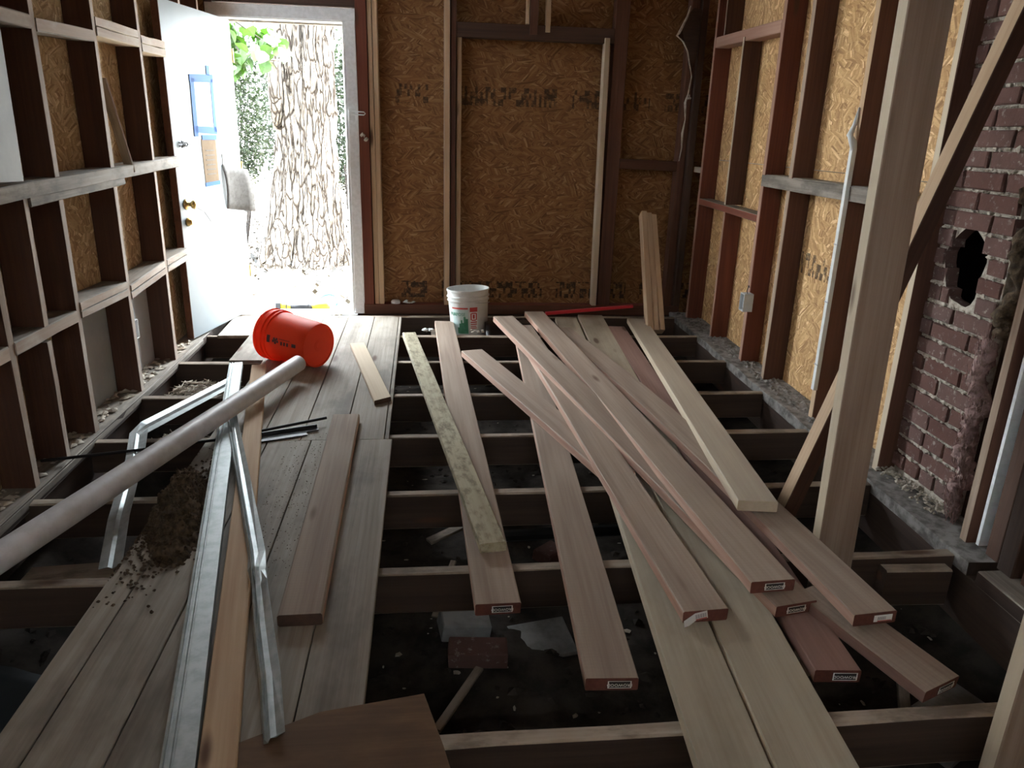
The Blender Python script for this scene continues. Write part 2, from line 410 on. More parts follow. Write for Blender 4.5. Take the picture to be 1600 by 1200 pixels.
# boards: far section runs to the door, near section stops at the butt joint
far = [(-1.40, -1.19, 5.05), (-1.186, -.985, 4.47), (-.981, -.752, 3.21), (-.748, -.575, 3.21), (-.571, -.382, 3.21), (-.378, -.20, 3.21), (-.196, -.178, 3.21)]
for (x0, x1, y0) in far:
    beam('floor_board', ((x0 + x1) / 2, y0, .02), ((x0 + x1) / 2 - .012, 5.60, .02), x1 - x0, .02, 'floorboard', floor, ch=.0022, seg=2)
for (x0, x1) in [(-.98, -.892), (-.888, -.712), (-.708, -.522), (-.518, -.322), (-.318, -.158)]:
    beam('floor_board', ((x0 + x1) / 2, -1.5, .02), ((x0 + x1) / 2 - .004, 3.205, .02), x1 - x0, .02, 'floorboard', floor, ch=.0022, seg=2)

# ---- wall_left (studs stand at x = -1.50, sheathing behind them)
wl = tag(empty('wall_left', (-1.5, 0, 0)), kind='structure')
beam('sill_plate', (-1.565, 2.1, .018), (-1.565, 5.84, .012), .17, .05, ('grey_wood', 'joist', 'joist'), wl, seg=10, rough=.002)
beam('sill_plate', (-1.565, -1.6, .018), (-1.565, 2.1, .018), .17, .05, ('grey_wood', 'joist', 'joist'), wl)
beam('rim_joist', (-1.53, -1.6, -.035), (-1.53, 5.85, -.035), .045, .18, ('joist', 'joist', 'joist'), wl)
beam('ledger_strip', (-1.484, 2.2, .012), (-1.484, 5.0, .008), .012, .03, ('grey_wood',), wl, seg=6, rough=.002)
LS = [2.21, 2.80, 3.36, 3.94, 4.52, 5.30, 5.70]
for y in LS:
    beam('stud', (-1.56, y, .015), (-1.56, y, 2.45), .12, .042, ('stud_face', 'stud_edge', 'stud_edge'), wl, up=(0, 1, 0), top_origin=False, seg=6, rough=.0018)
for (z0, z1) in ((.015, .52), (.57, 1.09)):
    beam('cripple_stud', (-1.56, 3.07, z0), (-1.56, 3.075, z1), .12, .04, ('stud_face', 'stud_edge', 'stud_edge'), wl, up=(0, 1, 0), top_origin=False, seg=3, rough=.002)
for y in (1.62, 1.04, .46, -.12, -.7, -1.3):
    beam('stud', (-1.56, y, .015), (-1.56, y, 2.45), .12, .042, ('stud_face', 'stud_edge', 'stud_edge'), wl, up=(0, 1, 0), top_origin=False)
beam('wide_board', (-1.505, 3.07, 1.14), (-1.505, 3.115, 2.45), .03, .20, ('grey_wood', 'pale_panel', 'cream'), wl, up=(0, 1, 0))
# let-in plank across the studs, with a shorter piece under it
beam('horizontal_plank', (-1.487, 2.05, 1.083), (-1.487, 4.93, 1.143), .058, .04, ('grey_wood',), wl, up=(1, 0, 0), seg=8, rough=.002, top_origin=True)
beam('horizontal_plank', (-1.492, 3.1, 1.061), (-1.492, 4.05, 1.083), .036, .035, ('grey_wood', 'grey_wood'), wl, up=(1, 0, 0), seg=4, rough=.002)
beam('plank_ledge', (-1.55, 2.05, 1.112), (-1.55, 4.93, 1.172), .10, .02, ('grey_wood',), wl, seg=6, rough=.002)
# blocking between studs
def block_l(y0, y1, z0, z1, t=.04, mat='grey_wood', w=.12):
    beam('blocking', (-1.557, y0 + .021, z0), (-1.557, y1 - .021, z1), w, t, (mat, 'stud_edge', 'stud_edge'), wl, seg=3, rough=.002)
block_l(2.80, 3.36, .585, .583, .05)
block_l(3.36, 3.94, .612, .60, .038); block_l(3.36, 3.94, .572, .56, .034)
block_l(3.94, 4.52, .575, .608, .036); block_l(3.94, 4.52, .535, .568, .034)
block_l(4.52, 4.95, .61, .62, .036); block_l(4.52, 4.95, .57, .58, .036)
block_l(2.21, 2.80, .58, .58, .05)
block_l(2.80, 3.36, 1.735, 1.74, .05); block_l(3.36, 3.94, 1.735, 1.755, .05)
block_l(3.94, 4.52, 1.815, 1.82, .04, 'cream'); block_l(3.94, 4.52, 1.772, 1.778, .04, 'cream')
block_l(4.52, 4.95, 1.80, 1.81, .04, 'cream'); block_l(4.52, 4.95, 1.76, 1.765, .04, 'cream')
beam('diagonal_brace', (-1.55, 4.09, 1.56), (-1.505, 4.19, 1.12), .05, .014, ('grey_wood', 'stud_edge'), wl, up=(.3, 1, 0))
# sheathing panels (local x along the wall, z up)
def panel(name, mat, parent, origin, rot, x0, x1, z0, z1, t=.012):
    mb = MB(); mb.box((x0, 0, z0), (x1, t, z1))
    mw = Matrix.Translation(origin) @ Matrix.Rotation(rot, 4, 'Z')
    return mb.obj(name, mat, parent, mw)
# left: local x = +Y, thickness grows to -X
rotL = math.pi / 2
for (y0, y1, z0, z1, mt) in [(1.9, 3.36, -.05, 2.5, 'osb_left'), (3.36, 3.94, .56, 2.5, 'osb_left'), (3.94, 4.52, .56, 2.5, 'osb_left'), (4.52, 5.97, -.05, 2.5, 'osb_left'),
                             (3.36, 3.94, -.05, .56, 'pale_panel'), (3.94, 4.52, -.05, .56, 'pale_panel'),
                             (-1.62, 1.9, -.05, 2.5, 'osb_left')]:
    panel('osb_panel' if 'osb' in mt else 'pale_panel', mt, wl, (-1.622, 0, 0), rotL, y0, y1, z0, z1)
panel('outer_siding', 'siding', wl, (-1.645, 0, 0), rotL, 1.9, 5.97, -.6, 2.5, .02)
panel('outer_siding', 'siding', wl, (-1.645, 0, 0), rotL, -1.62, 1.9, -.6, 2.5, .02)

# ---- wall_back (stud faces at y = 5.85)
wb = tag(empty('wall_back', (0, 5.85, 0)), kind='structure')
beam('sill_plate', (-.49, 5.895, .062), (2.06, 5.895, .062), .09, .075, ('stud_red', 'stud_face', 'stud_face'), wb, seg=6, rough=.002)
beam('rim_joist', (-1.5, 5.88, -.015), (2.05, 5.88, -.015), .05, .2, ('stud_dark',), wb)
def bstud(x0, x1, mats, z0=.062, z1=2.45, y0=5.85, d=.10, xt=None):
    xc = (x0 + x1) / 2; xt = xc if xt is None else xt
    beam('stud', (xc, y0 + d / 2, z0), (xt, y0 + d / 2, z1), d, abs(x1 - x0), mats, wb, up=(1, 0, 0), top_origin=False, seg=5, rough=.0015)
old = ('stud_face', 'stud_red', 'stud_red'); new = ('fir', 'fir', 'fir')
bstud(-.485, -.41, ('stud_red', 'stud_red', 'stud_red'))
bstud(-.405, -.372, new, z1=2.42, y0=5.862); bstud(-.369, -.333, new, y0=5.862)
bstud(.135, .178, ('fir_warm', 'fir', 'fir'), y0=5.84); bstud(.182, .222, ('stud_dark', 'stud_face', 'stud_face'), y0=5.85); bstud(.226, .262, new, z1=2.02, y0=5.87, d=.08)
bstud(1.322, 1.36, ('cream', 'cream', 'cream'), z1=2.04, y0=5.835, d=.085, xt=1.318)
bstud(1.372, 1.475, ('stud_face', 'stud_face', 'stud_face'), y0=5.855)
bstud(1.93, 1.99, ('stud_face', 'stud_face'), y0=5.85); bstud(2.0, 2.05, ('stud_dark', 'stud_dark'), y0=5.82)
bstud(-1.50, -1.44, ('stud_dark', 'stud_dark'))
beam('header', (.20, 5.90, 2.105), (1.37, 5.90, 2.105), .09, .10, ('stud_dark',), wb)
beam('header', (-1.5, 5.90, 2.30), (-.42, 5.90, 2.30), .09, .14, ('stud_dark',), wb)
bstud(.745, .805, ('stud_dark', 'stud_face'), z0=2.04, y0=5.845, d=.05); bstud(.72, .742, new, z0=2.11, y0=5.85, d=.05); bstud(.86, .895, new, z0=2.06, y0=5.842, d=.05)
beam('blocking', (1.478, 5.875, 1.205), (1.93, 5.875, 1.195), .05, .075, ('stud_face', 'stud_face'), wb, up=(0, 0, 1))
beam('top_plate', (-1.5, 5.9, 2.49), (2.06, 5.9, 2.49), .09, .05, ('stud_dark',), wb)
for (z0, z1) in ((-.05, .87), (.87, 2.09), (2.09, 2.5)):
    panel('osb_panel', 'osb_back', wb, (-.46, 5.952 + R_.uniform(-.002, .002), 0), 0, 0, 2.75, z0, z1)
panel('osb_panel', 'osb_back', wb, (-1.64, 5.952, 0), 0, 0, .19, -.05, 2.5)
panel('osb_panel', 'osb_back', wb, (-1.45, 5.952, 0), 0, 0, .99, 2.12, 2.5)
panel('outer_siding', 'siding', wb, (-1.66, 5.97, 0), 0, 0, .22, -.6, 2.5, .02)
panel('outer_siding', 'siding', wb, (-.50, 5.97, 0), 0, 0, 3.05, -.6, 2.5, .02)
panel('outer_siding', 'siding', wb, (-1.44, 5.97, 0), 0, 0, .94, 2.14, 2.5, .02)
panel('outer_siding', 'siding', wb, (-1.44, 5.97, 0), 0, 0, .94, -.6, -.06, .02)

# ---- door frame
t1 = tag(empty('trim_1', (-.97, 5.85, 0)), kind='structure')
beam('casing', (-.523, 5.842, -.01), (-.520, 5.842, 2.15), .07, .022, 'trim_paint', t1, up=(0, -1, 0), seg=4, rough=.001)
beam('casing', (-1.455, 5.842, -.01), (-1.455, 5.842, 2.15), .07, .022, 'trim_paint', t1, up=(0, -1, 0))
beam('head_casing', (-1.49, 5.84, 2.112), (-.485, 5.84, 2.112), .082, .022, 'trim_paint', t1, up=(0, -1, 0), seg=4, rough=.001)
beam('jamb', (-.553, 5.92, -.01), (-.553, 5.92, 2.08), .15, .022, 'trim_paint', t1, up=(1, 0, 0))
beam('jamb', (-1.43, 5.92, -.01), (-1.43, 5.92, 2.08), .15, .022, 'trim_paint', t1, up=(-1, 0, 0))
beam('head_jamb', (-1.43, 5.92, 2.062), (-.55, 5.92, 2.062), .15, .02, 'trim_paint', t1, up=(0, 0, -1))
beam('door_stop', (-.578, 5.955, -.01), (-.578, 5.955, 2.06), .035, .012, 'trim_paint', t1, up=(1, 0, 0))
beam('door_stop', (-1.42, 5.955, 2.05), (-.57, 5.955, 2.05), .035, .012, 'grey_wood', t1, up=(0, 0, -1))
beam('threshold', (-1.44, 5.90, -.012), (-.54, 5.90, -.012), .20, .03, 'trim_paint', t1, seg=6, rough=.001)
mb = MB(); mb.box((-.545, 5.814, 1.42), (-.505, 5.82, 1.50)); mb.obj('latch_plate', 'white_plastic', t1)
mb = MB(); mb.tube([(-.53, 5.808, 1.48), (-.44, 5.80, 1.478), (-.43, 5.80, 1.468), (-.44, 5.80, 1.458), (-.53, 5.808, 1.46)], .004, 6); mb.obj('latch_hasp', 'white_plastic', t1)

# ---- door leaf (hinged at the left jamb, swung into the room)
dA = Vector((-1.52, 4.955, 0)); dB = Vector((-1.335, 5.835, 0))
dmw, dL = frame(dA + Vector((0, 0, .025)), dB + Vector((0, 0, .025)), (0, 0, 1))     # local x along leaf (free edge -> hinge), local -y faces the room
door = tag(empty('door_1', mw=dmw), kind='structure')
def DW(x, y, z): return dmw @ Matrix.Translation((x, y, z))
dface = -1
mb = MB(); mb.box((0, 0, 0), (dL, .042, 2.02)); leafo = mb.obj('door_leaf', 'door_paint', door, dmw)
mb = MB(); mb.box((-.006, -.001, 0), (0, .043, 2.02)); mb.obj('door_edge', 'stud_face', door, dmw)
def knob(z, prof, name):
    mb = MB(); mb.lathe(prof, 24)
    return mb.obj(name, 'brass', door, DW(.075, 0, z) @ Matrix.Rotation(math.pi / 2, 4, 'X'), True)
kb = knob(.855, [(.0, 0), (.032, 0), (.033, .006), (.014, .012), (.012, .032), (.024, .042), (.028, .055), (.022, .066), (0, .068)], 'door_knob')
knob(.745, [(.0, 0), (.026, 0), (.027, .008), (.018, .018), (.017, .03), (0, .031)], 'deadbolt')
mb = MB(); mb.tube([(.075, -.05, .84), (.16, -.02, .83), (.28, -.01, .79), (.36, -.008, .72)], .0025, 5)
mb.obj('hanging_wire', 'black_metal', door, dmw)
mb = MB(); mb.tube([(.06, -.006, 1.225), (.13, -.016, 1.225), (.145, -.016, 1.215), (.13, -.016, 1.205), (.06, -.006, 1.205)], .0045, 6)
mb.tube([(.085, -.008, 1.235), (.085, -.02, 1.215), (.085, -.008, 1.195)], .004, 6); mb.tube([(.105, -.008, 1.232), (.105, -.02, 1.215), (.105, -.008, 1.198)], .004, 6)
mb.obj('door_clip', 'black_metal', door, dmw)
for zz in (.25, 1.0, 1.75):
    mb = MB(); mb.tube([(dL + .006, -.004, zz), (dL + .006, -.004, zz + .09)], .007, 8); mb.obj('hinge', 'brass', door, dmw)

# ---- wall_right (slightly out of square with the floor)
rang = -math.atan(.0375)
wrm = Matrix.Translation((1.84, 0, 0)) @ Matrix.Rotation(rang, 4, 'Z')       # local x = 0 is the stud face, +x into the wall
wr = tag(empty('wall_right', mw=wrm), kind='structure')
def RW(x, y, z): return wrm @ Vector((x, y, z))
def rbeam(name, a, b, w, t, mats, up, **k):
    upw = (wrm.to_3x3() @ Vector(up)); return beam(name, RW(*a), RW(*b), w, t, mats, wr, up=upw, **k)
rbeam('sill_plate', (.02, 2.05, .012), (.02, 5.84, .012), .20, .05, ('dust', 'dust', 'joist'), (0, 0, 1), seg=24, rough=.004)
rbeam('sill_plate', (.02, -1.6, .012), (.02, 2.0, .012), .20, .05, ('grey_wood', 'joist', 'joist'), (0, 0, 1), seg=8, rough=.003)
rbeam('rim_joist', (-.045, -1.6, -.04), (-.045, 5.84, -.04), .05, .19, ('joist', 'joist', 'joist'), (0, 0, 1), seg=4)
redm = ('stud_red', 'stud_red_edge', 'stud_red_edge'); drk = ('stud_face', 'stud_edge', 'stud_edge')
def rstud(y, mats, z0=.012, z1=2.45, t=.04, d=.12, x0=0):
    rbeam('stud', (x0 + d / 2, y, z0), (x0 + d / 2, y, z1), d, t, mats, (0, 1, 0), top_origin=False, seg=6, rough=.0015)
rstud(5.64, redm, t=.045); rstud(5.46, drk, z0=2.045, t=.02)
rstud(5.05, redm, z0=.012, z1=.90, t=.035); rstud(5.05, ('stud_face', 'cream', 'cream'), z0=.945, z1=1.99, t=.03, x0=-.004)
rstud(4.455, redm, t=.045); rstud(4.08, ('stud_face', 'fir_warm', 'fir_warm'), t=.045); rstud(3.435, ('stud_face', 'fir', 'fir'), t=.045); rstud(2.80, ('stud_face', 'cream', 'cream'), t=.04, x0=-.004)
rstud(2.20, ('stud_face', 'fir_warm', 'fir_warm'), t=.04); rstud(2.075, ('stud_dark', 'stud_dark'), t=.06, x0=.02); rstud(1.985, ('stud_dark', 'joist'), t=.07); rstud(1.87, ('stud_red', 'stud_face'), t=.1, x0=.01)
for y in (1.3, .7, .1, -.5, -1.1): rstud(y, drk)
mb = MB(); mb.box((0.006, 2.128, .03), (.05, 2.142, 2.4)); mb.obj('white_strip', 'trim_paint', wr, wrm)
mb = MB(); mb.box((-.004, 1.928, .42), (.02, 1.945, 2.2)); mb.obj('white_strip', 'trim_paint', wr, wrm)
rbeam('blocking', (.05, 4.478, 2.02), (.05, 5.618, 2.05), .10, .07, ('stud_red_edge', 'stud_red_edge'), (0, 0, 1), seg=3, rough=.001)
rbeam('blocking', (.05, 4.478, .935), (.05, 5.618, .94), .10, .045, ('grey_wood', 'stud_red', 'stud_red'), (0, 0, 1), seg=3, rough=.001)
rbeam('horizontal_plank', (-.002, 3.05, 1.14), (-.002, 4.47, 1.138), .068, .04, ('grey_wood',), (-1, 0, 0), seg=5, rough=.002)
rbeam('horizontal_plank', (.06, 3.05, 1.178), (.06, 4.44, 1.176), .11, .02, ('grey_wood',), (0, 0, 1), seg=5, rough=.002)
rbeam('blocking', (.05, 5.66, 1.16), (.05, 5.84, 1.16), .09, .04, ('grey_wood',), (0, 0, 1))
def rpanel(name, mat, y0, y1, z0, z1, x=.12, t=.012):
    mb = MB(); mb.box((y0, -t, z0), (y1, 0, z1))
    return mb.obj(name, mat, wr, wrm @ Matrix.Translation((x, 0, 0)) @ Matrix.Rotation(math.pi / 2, 4, 'Z'))
for (y0, y1) in ((2.83, 3.433), (3.437, 4.66), (4.664, 5.95)):
    for (z0, z1) in ((-.05, 1.218), (1.222, 2.5)): rpanel('osb_panel', 'osb_right', y0, y1, z0, z1)
WY0, WY1, WZ0, WZ1 = -1.04, -.56, .36, .82            # unseen opening behind the camera, added as weak fill light
rpanel('osb_panel', 'osb_right', WY1, 2.2, -.05, 2.5); rpanel('osb_panel', 'osb_right', -1.62, WY0, -.05, 2.5)
rpanel('osb_panel', 'osb_right', WY0, WY1, -.05, WZ0); rpanel('osb_panel', 'osb_right', WY0, WY1, WZ1, 2.5)
for (y0, y1, z0, z1) in ((WY1, 6.0, -.6, 2.5), (-1.62, WY0, -.6, 2.5), (WY0, WY1, -.6, WZ0), (WY0, WY1, WZ1, 2.5)): rpanel('outer_siding', 'siding', y0, y1, z0, z1, x=.395, t=.02)
w1 = tag(empty('fill_opening', mw=wrm @ Matrix.Translation((.2, (WY0 + WY1) / 2, WZ0))), kind='structure')
mb = MB(); mb.box((.0, WY0 - .02, WZ0 - .03), (.42, WY1 + .02, WZ0)); mb.obj('fill_opening_sill', 'trim_paint', w1, wrm)
mb = MB(); mb.box((.0, WY0 - .02, WZ1), (.42, WY1 + .02, WZ1 + .03)); mb.obj('fill_opening_head', 'trim_paint', w1, wrm)
for yy in (WY0 - .02, WY1):
    mb = MB(); mb.box((.0, yy, WZ0), (.42, yy + .02, WZ1)); mb.obj('fill_opening_jamb', 'trim_paint', w1, wrm)

# ---- rear wall, ceiling, foundation
wre = tag(empty('wall_rear', (0, -1.62, 0)), kind='structure')
panel('osb_panel', 'osb_left', wre, (-1.64, -1.64, 0), 0, 0, 3.9, -.6, 2.5)
for x in (-1.2, -.6, 0, .6, 1.2, 1.7): beam('stud', (x, -1.56, 0), (x, -1.56, 2.45), .1, .04, drk, wre, up=(1, 0, 0), top_origin=False)
ceil = tag(empty('ceiling', (0, 2, 2.5)), kind='structure')
mb = MB(); mb.box((-1.7, -1.7, 2.62), (2.6, 6.1, 2.66)); mb.obj('ceiling_panel', 'stud_dark', ceil)
for k in range(13):
    y = -1.4 + k * .6; beam('ceiling_joist', (-1.66, y, 2.62), (2.3, y, 2.62), .045, .14, ('stud_face',), ceil)
mb = MB(); mb.box((-1.68, -1.66, -.7), (-1.60, 6.0, -.05)); mb.box((-1.68, 5.93, -.7), (2.5, 6.0, -.06)); mb.box((-1.68, -1.70, -.7), (2.5, -1.62, -.05)); mb.box((2.12, -1.66, -.7), (2.24, 6.0, -.05))
tag(mb.obj('wall_foundation', 'concrete'), kind='structure')

# ================================================================== OBJECTS
# ---- brick chimney (bricks one by one in a mortar core, with a broken flue hole)
chim = tag(empty('brick_chimney', mw=wrm @ Matrix.Translation((.06, 2.6, 0))), 'old red brick chimney with a ragged stovepipe hole and crumbling mortar', 'chimney')
CX = .062                                     # brick face, local to the right wall
hole = []
for k in range(28):
    a = 2 * math.pi * k / 28
    ry = .112 * (1 + .10 * math.sin(3 * a + 1) + .05 * math.sin(7 * a)); rz = .150 * (1 + .08 * math.sin(2 * a + .6) + .05 * math.sin(5 * a))
    hole.append((2.607 + ry * math.cos(a), .935 + rz * math.sin(a)))
def hole_span(z):
    ys = []
    for (p, q) in zip(hole, hole[1:] + hole[:1]):
        if (p[1] - z) * (q[1] - z) < 0: ys.append(p[0] + (q[0] - p[0]) * (z - p[1]) / (q[1] - p[1]))
    return (min(ys), max(ys)) if len(ys) >= 2 else None
cy0, cy1 = 2.385, 2.828
mb = MB(); xm = CX + .011; H0, H1 = .735, 1.135
for (z0, z1) in ((-.04, H0), (H1, 2.5)): mb.box((xm, cy0, z0), (xm + .26, cy1, z1))
outer = []
for (y, z) in hole:
    dy, dz = y - 2.607, z - .935
    s = min((cy1 - 2.607 if dy > 0 else 2.607 - cy0) / max(abs(dy), 1e-6), (H1 - .935 if dz > 0 else .935 - H0) / max(abs(dz), 1e-6))
    outer.append((2.607 + dy * s, .935 + dz * s))
n = len(hole); V = [(xm, y, z) for y, z in outer] + [(xm - .002, y, z) for y, z in hole] + [(xm + .045, y, z) for y, z in hole] + [(xm + .045, y, z) for y, z in outer]
F = []
for k in range(n):
    j = (k + 1) % n
    F += [(k, j, n + j, n + k), (n + k, n + j, 2 * n + j, 2 * n + k), (3 * n + k, 3 * n + j, j, k)]
mb.add(V, [f for k, f in enumerate(F) if k % 3 != 1])
mb.obj('mortar_core', 'mortar', chim, wrm)
mb = MB(); mb.add(V, [f for k, f in enumerate(F) if k % 3 == 1]); mb.obj('hole_lining', 'brick', chim, wrm)
mb = MB(); mb.box((xm + .046, cy0, H0), (xm + .26, cy0 + .03, H1)); mb.box((xm + .046, cy1 - .03, H0), (xm + .26, cy1, H1)); mb.box((xm + .046, cy0, H0 - .001), (xm + .26, cy1, H0 + .012)); mb.box((xm + .046, cy0, H1 - .012), (xm + .26, cy1, H1 + .001)); mb.box((xm + .255, cy0, H0 - .05), (xm + .262, cy1, H1 + .05)); mb.obj('flue_back', 'soot', chim, wrm)
def lump_brick(name, y0, y1, z0, z1, parent, x0=CX, d=.055, mat='brick', mw=wrm):
    c = .004; V = []
    for (xx, i) in ((x0 + d, 0), (x0 + c, 0), (x0, c)):
        for (y, z) in ((y0 + i, z0 + i), (y1 - i, z0 + i), (y1 - i, z1 - i), (y0 + i, z1 - i)):
            V.append((xx + R_.uniform(-.0025, .0025), y + R_.uniform(-.0025, .0025), z + R_.uniform(-.002, .002)))
    F = [(8, 11, 10, 9)]
    for r in (0, 4):
        for k in range(4): F.append((r + k, r + 4 + k, r + 4 + (k + 1) % 4, r + (k + 1) % 4))
    # centre the mesh on itself so that the colour noise differs brick by brick
    return mesh_obj(name, V, F, mat, parent, mw)
z = .052; row = 0; joints = []
while z < 2.42:
    hz = .060 + R_.uniform(-.003, .003)
    if row == 0: cuts = [cy0, 2.50, 2.60, 2.70, 2.79, cy1]
    elif row % 2: cuts = [cy0, 2.605 + R_.uniform(-.012, .012), cy1]
    else: cuts = [cy0, 2.50 + R_.uniform(-.02, .012), 2.715 + R_.uniform(-.015, .015), cy1]
    if row == 2: cuts = [cy0, 2.49, 2.62, 2.72, cy1]
    hs = hole_span(z + hz / 2)
    for a, b in zip(cuts, cuts[1:]):
        a2, b2 = a + .006, b - .006
        spans = [(a2, b2)]
        if hs:
            spans = []
            if a2 < hs[0]: spans.append((a2, min(b2, hs[0])))
            if b2 > hs[1]: spans.append((max(a2, hs[1]), b2))
        for (p, q) in spans:
            if q - p > .025: lump_brick('brick', p, q, z, z + hz, chim, x0=CX + R_.uniform(-.005, .006))
    joints.append(z + hz + .006); z += hz + .0125 + R_.uniform(-.001, .002); row += 1
mb = MB()
def blob(mb, c, r, sx=1, sy=1, sz=1, mi=0):
    P = [(0, 0, 1), (.9, 0, .1), (.28, .86, -.1), (-.73, .53, .1), (-.73, -.53, -.1), (.28, -.86, .1), (0, 0, -1)]
    mb.add([(c[0] + p[0] * r * sx * R_.uniform(.7, 1.3), c[1] + p[1] * r * sy * R_.uniform(.7, 1.3), c[2] + p[2] * r * sz * R_.uniform(.7, 1.3)) for p in P],
           [(0, k, k % 5 + 1) for k in range(1, 6)] + [(6, k % 5 + 1, k) for k in range(1, 6)], mi)
for zj in joints:
    hs = hole_span(zj)
    for k in range(46):
        y = R_.uniform(cy0 + .01, cy1 - .01)
        if hs and hs[0] - .01 < y < hs[1] + .01: continue
        big = R_.random() < .12
        blob(mb, (CX + R_.uniform(.003, .010), y, zj + R_.uniform(-.004, .003)), R_.uniform(.010, .017) if big else R_.uniform(.004, .009), .6, 1.4, .8)
for k in range(170): blob(mb, (CX - .02 + R_.uniform(-.05, .03), R_.uniform(2.35, 2.82), .018 + R_.uniform(0, .02)), R_.uniform(.004, .014), 1, 1, .7)
tag(mb.obj('mortar_crumbs', 'mortar', chim, wrm), kind='stuff')

# ---- pink insulation beside the chimney
def lumpy(name, pts, rad, mat, label, cat, amp=.35, nring=22, fr=9.0, flat=1.0, mw=None, seed=0):
    V = []; F = []; N = len(pts)
    for i, p in enumerate(pts):
        p = Vector(p); d = (Vector(pts[min(i + 1, N - 1)]) - Vector(pts[max(i - 1, 0)])).normalized()
        u = d.cross(Vector((0, 1, .05))).normalized(); w = d.cross(u); r = rad[i] if isinstance(rad, list) else rad
        for k in range(nring):
            a = 2 * math.pi * k / nring; q = u * math.cos(a) * flat + w * math.sin(a)
            h = 1 + amp * noise.noise((p + q * r) * fr + Vector((seed, 0, 0))) + amp * .6 * noise.noise((p + q * r) * fr * 3.3)
            V.append(p + q * r * h)
    for i in range(N - 1):
        for k in range(nring): F.append((i * nring + k, i * nring + (k + 1) % nring, (i + 1) * nring + (k + 1) % nring, (i + 1) * nring + k))
    F.append(tuple(reversed(range(nring)))); F.append(tuple((N - 1) * nring + k for k in range(nring)))
    return tag(mesh_obj(name, V, F, mat, None, mw, smooth_=True), label, cat)
ipts = [(.05 + .012 * math.sin(i * .45), 2.335 + .016 * math.sin(i * .25) + .0004 * i, .03 + i * .010) for i in range(70)]
ins = lumpy('insulation_batt', ipts, [.010 + .016 * min(1, i / 12) for i in range(70)], 'insulation_pink', 'dirty pink fibreglass insulation stuffed beside the brick chimney', 'insulation', amp=.9, fr=32, mw=wrm, nring=28)
mb = MB()
for k in range(520):
    i = R_.randrange(70); p = Vector(ipts[i]) + Vector((R_.uniform(-.03, .0), R_.uniform(-.028, .028), R_.uniform(-.02, .02))); d = Vector((R_.uniform(-.5, .3), R_.uniform(-.5, .5), 1)) * R_.uniform(.012, .03)
    mb.tube([p - d, p + d * .2 + Vector((R_.uniform(-.006, .006), R_.uniform(-.006, .006), 0)), p + d], .0016, 3, cap=False)
tag(mb.obj('fibres', 'insulation_pink', ins, wrm), kind='stuff')
ipts2 = [(.07 + .01 * math.sin(i * .6), 2.32 + .02 * math.sin(i * .3), .74 + i * .012) for i in range(62)]
lumpy('insulation_batt', ipts2, [.03 + .01 * math.sin(i * .35) for i in range(62)], 'debris_dark', 'blackened insulation wad hanging beside the chimney hole', 'insulation', amp=.8, fr=22, mw=wrm, nring=26, seed=4)
mb = MB(); mb.box((.118, 2.21, -.05), (.135, 2.40, 2.5)); mb.obj('backing_board', 'stud_dark', wr, wrm)

# ---- timber posts and braces
tag(beam('support_post', (1.383, 2.09, gz(1.38, 2.09) - .01), (1.343, 2.09, 2.48), .132, .05, ('fir_warm', 'cream', 'cream'), None, up=(0, -1, 0), seg=6, bow=.006),
    'tall knotty timber post standing in front of the brick chimney', 'post')
tag(beam('diagonal_brace', (1.375, 2.46, -.07), (1.955, 2.468, 1.838), .06, .07, ('stud_face', 'fir', 'fir'), None, up=(0, -1, 0), seg=4),
    'slanting timber brace passing behind the tall knotty post', 'brace')
tag(beam('support_post', (1.41, 1.27, gz(1.4, 1.27) - .01), (1.43, 1.27, 2.48), .14, .045, ('fir_warm', 'cream', 'cream'), None, up=(0, -1, 0), seg=3),
    'light timber post at the edge of the room beyond the plank ends', 'post')

# ---- loose lumber
LG = 'loose planks on the open floor joists'
def plank(a, b, w, t, mats, label, name='lumber_plank', **k):
    o = beam(name, a, b, w, t, mats, None, **k); return tag(o, label, 'plank', LG)
TR = ('treated', 'treated_edge', 'treated_end'); CR = ('cream_dull', 'cream', 'cream_dull')
pA = plank((-.363, 1.846, .0585), (-.39, 3.434, .0585), .125, .038, ('treated', 'treated_edge', 'stud_dark'), 'short brown plank lying flat on the old floorboards', seg=3, ch=.005)
pB = plank((-.23, 3.685, .046), (-.45, 4.765, .046), .092, .025, ('cream', 'cream', 'stud_dark'), 'short cream offcut on the floorboards near the orange bucket', name='wood_offcut', skew=(-.5, 0))
pD = plank((.204, 1.886, .040), (.124, 5.39, .040), .136, .038, TR, 'brown treated plank lying under the stained narrow board', seg=6, rough=.001, skew=(0, .1))
pC = plank((.212, 2.165, .081), (-.124, 5.05, .043), .089, .036, ('mossy', 'mossy', 'mossy'), 'narrow stained and mouldy board crossing a brown plank', seg=6, rough=.0015)
pE = plank((.467, 1.545, .040), (.690, 5.3, .040), .138, .038, TR, 'brown treated plank bridging the joists alone, label on its end', seg=6)
pF = plank((.770, 2.67, .079), (.276, 4.48, .079), .138, .038, ('treated', 'treated_edge', 'treated_edge'), 'short plank angled across, its end under the plank pile', seg=4)
pN = plank((.652, 1.0, .040), (1.058, 5.52, .040), .165, .038, CR, 'cream plank running out from under the pile beside its wider twin', seg=6)
pO = plank((.834, .95, .041), (1.262, 5.6, .041), .19, .038, CR, 'wide cream plank with a hollowed face at the bottom of the pile', seg=6)
pK = plank((1.075, 1.53, .040), (1.382, 5.24, .040), .125, .038, ('treated_red', 'treated_red', 'treated_end'), 'reddish plank low in the pile below the cream-edged plank', seg=6)
pL = plank((1.318, 1.454, .046), (1.160, 1.852, .081), .14, .038, ('treated', 'treated_red', 'treated_end'), 'brown plank sticking out lowest beneath the bowed plank', seg=2)
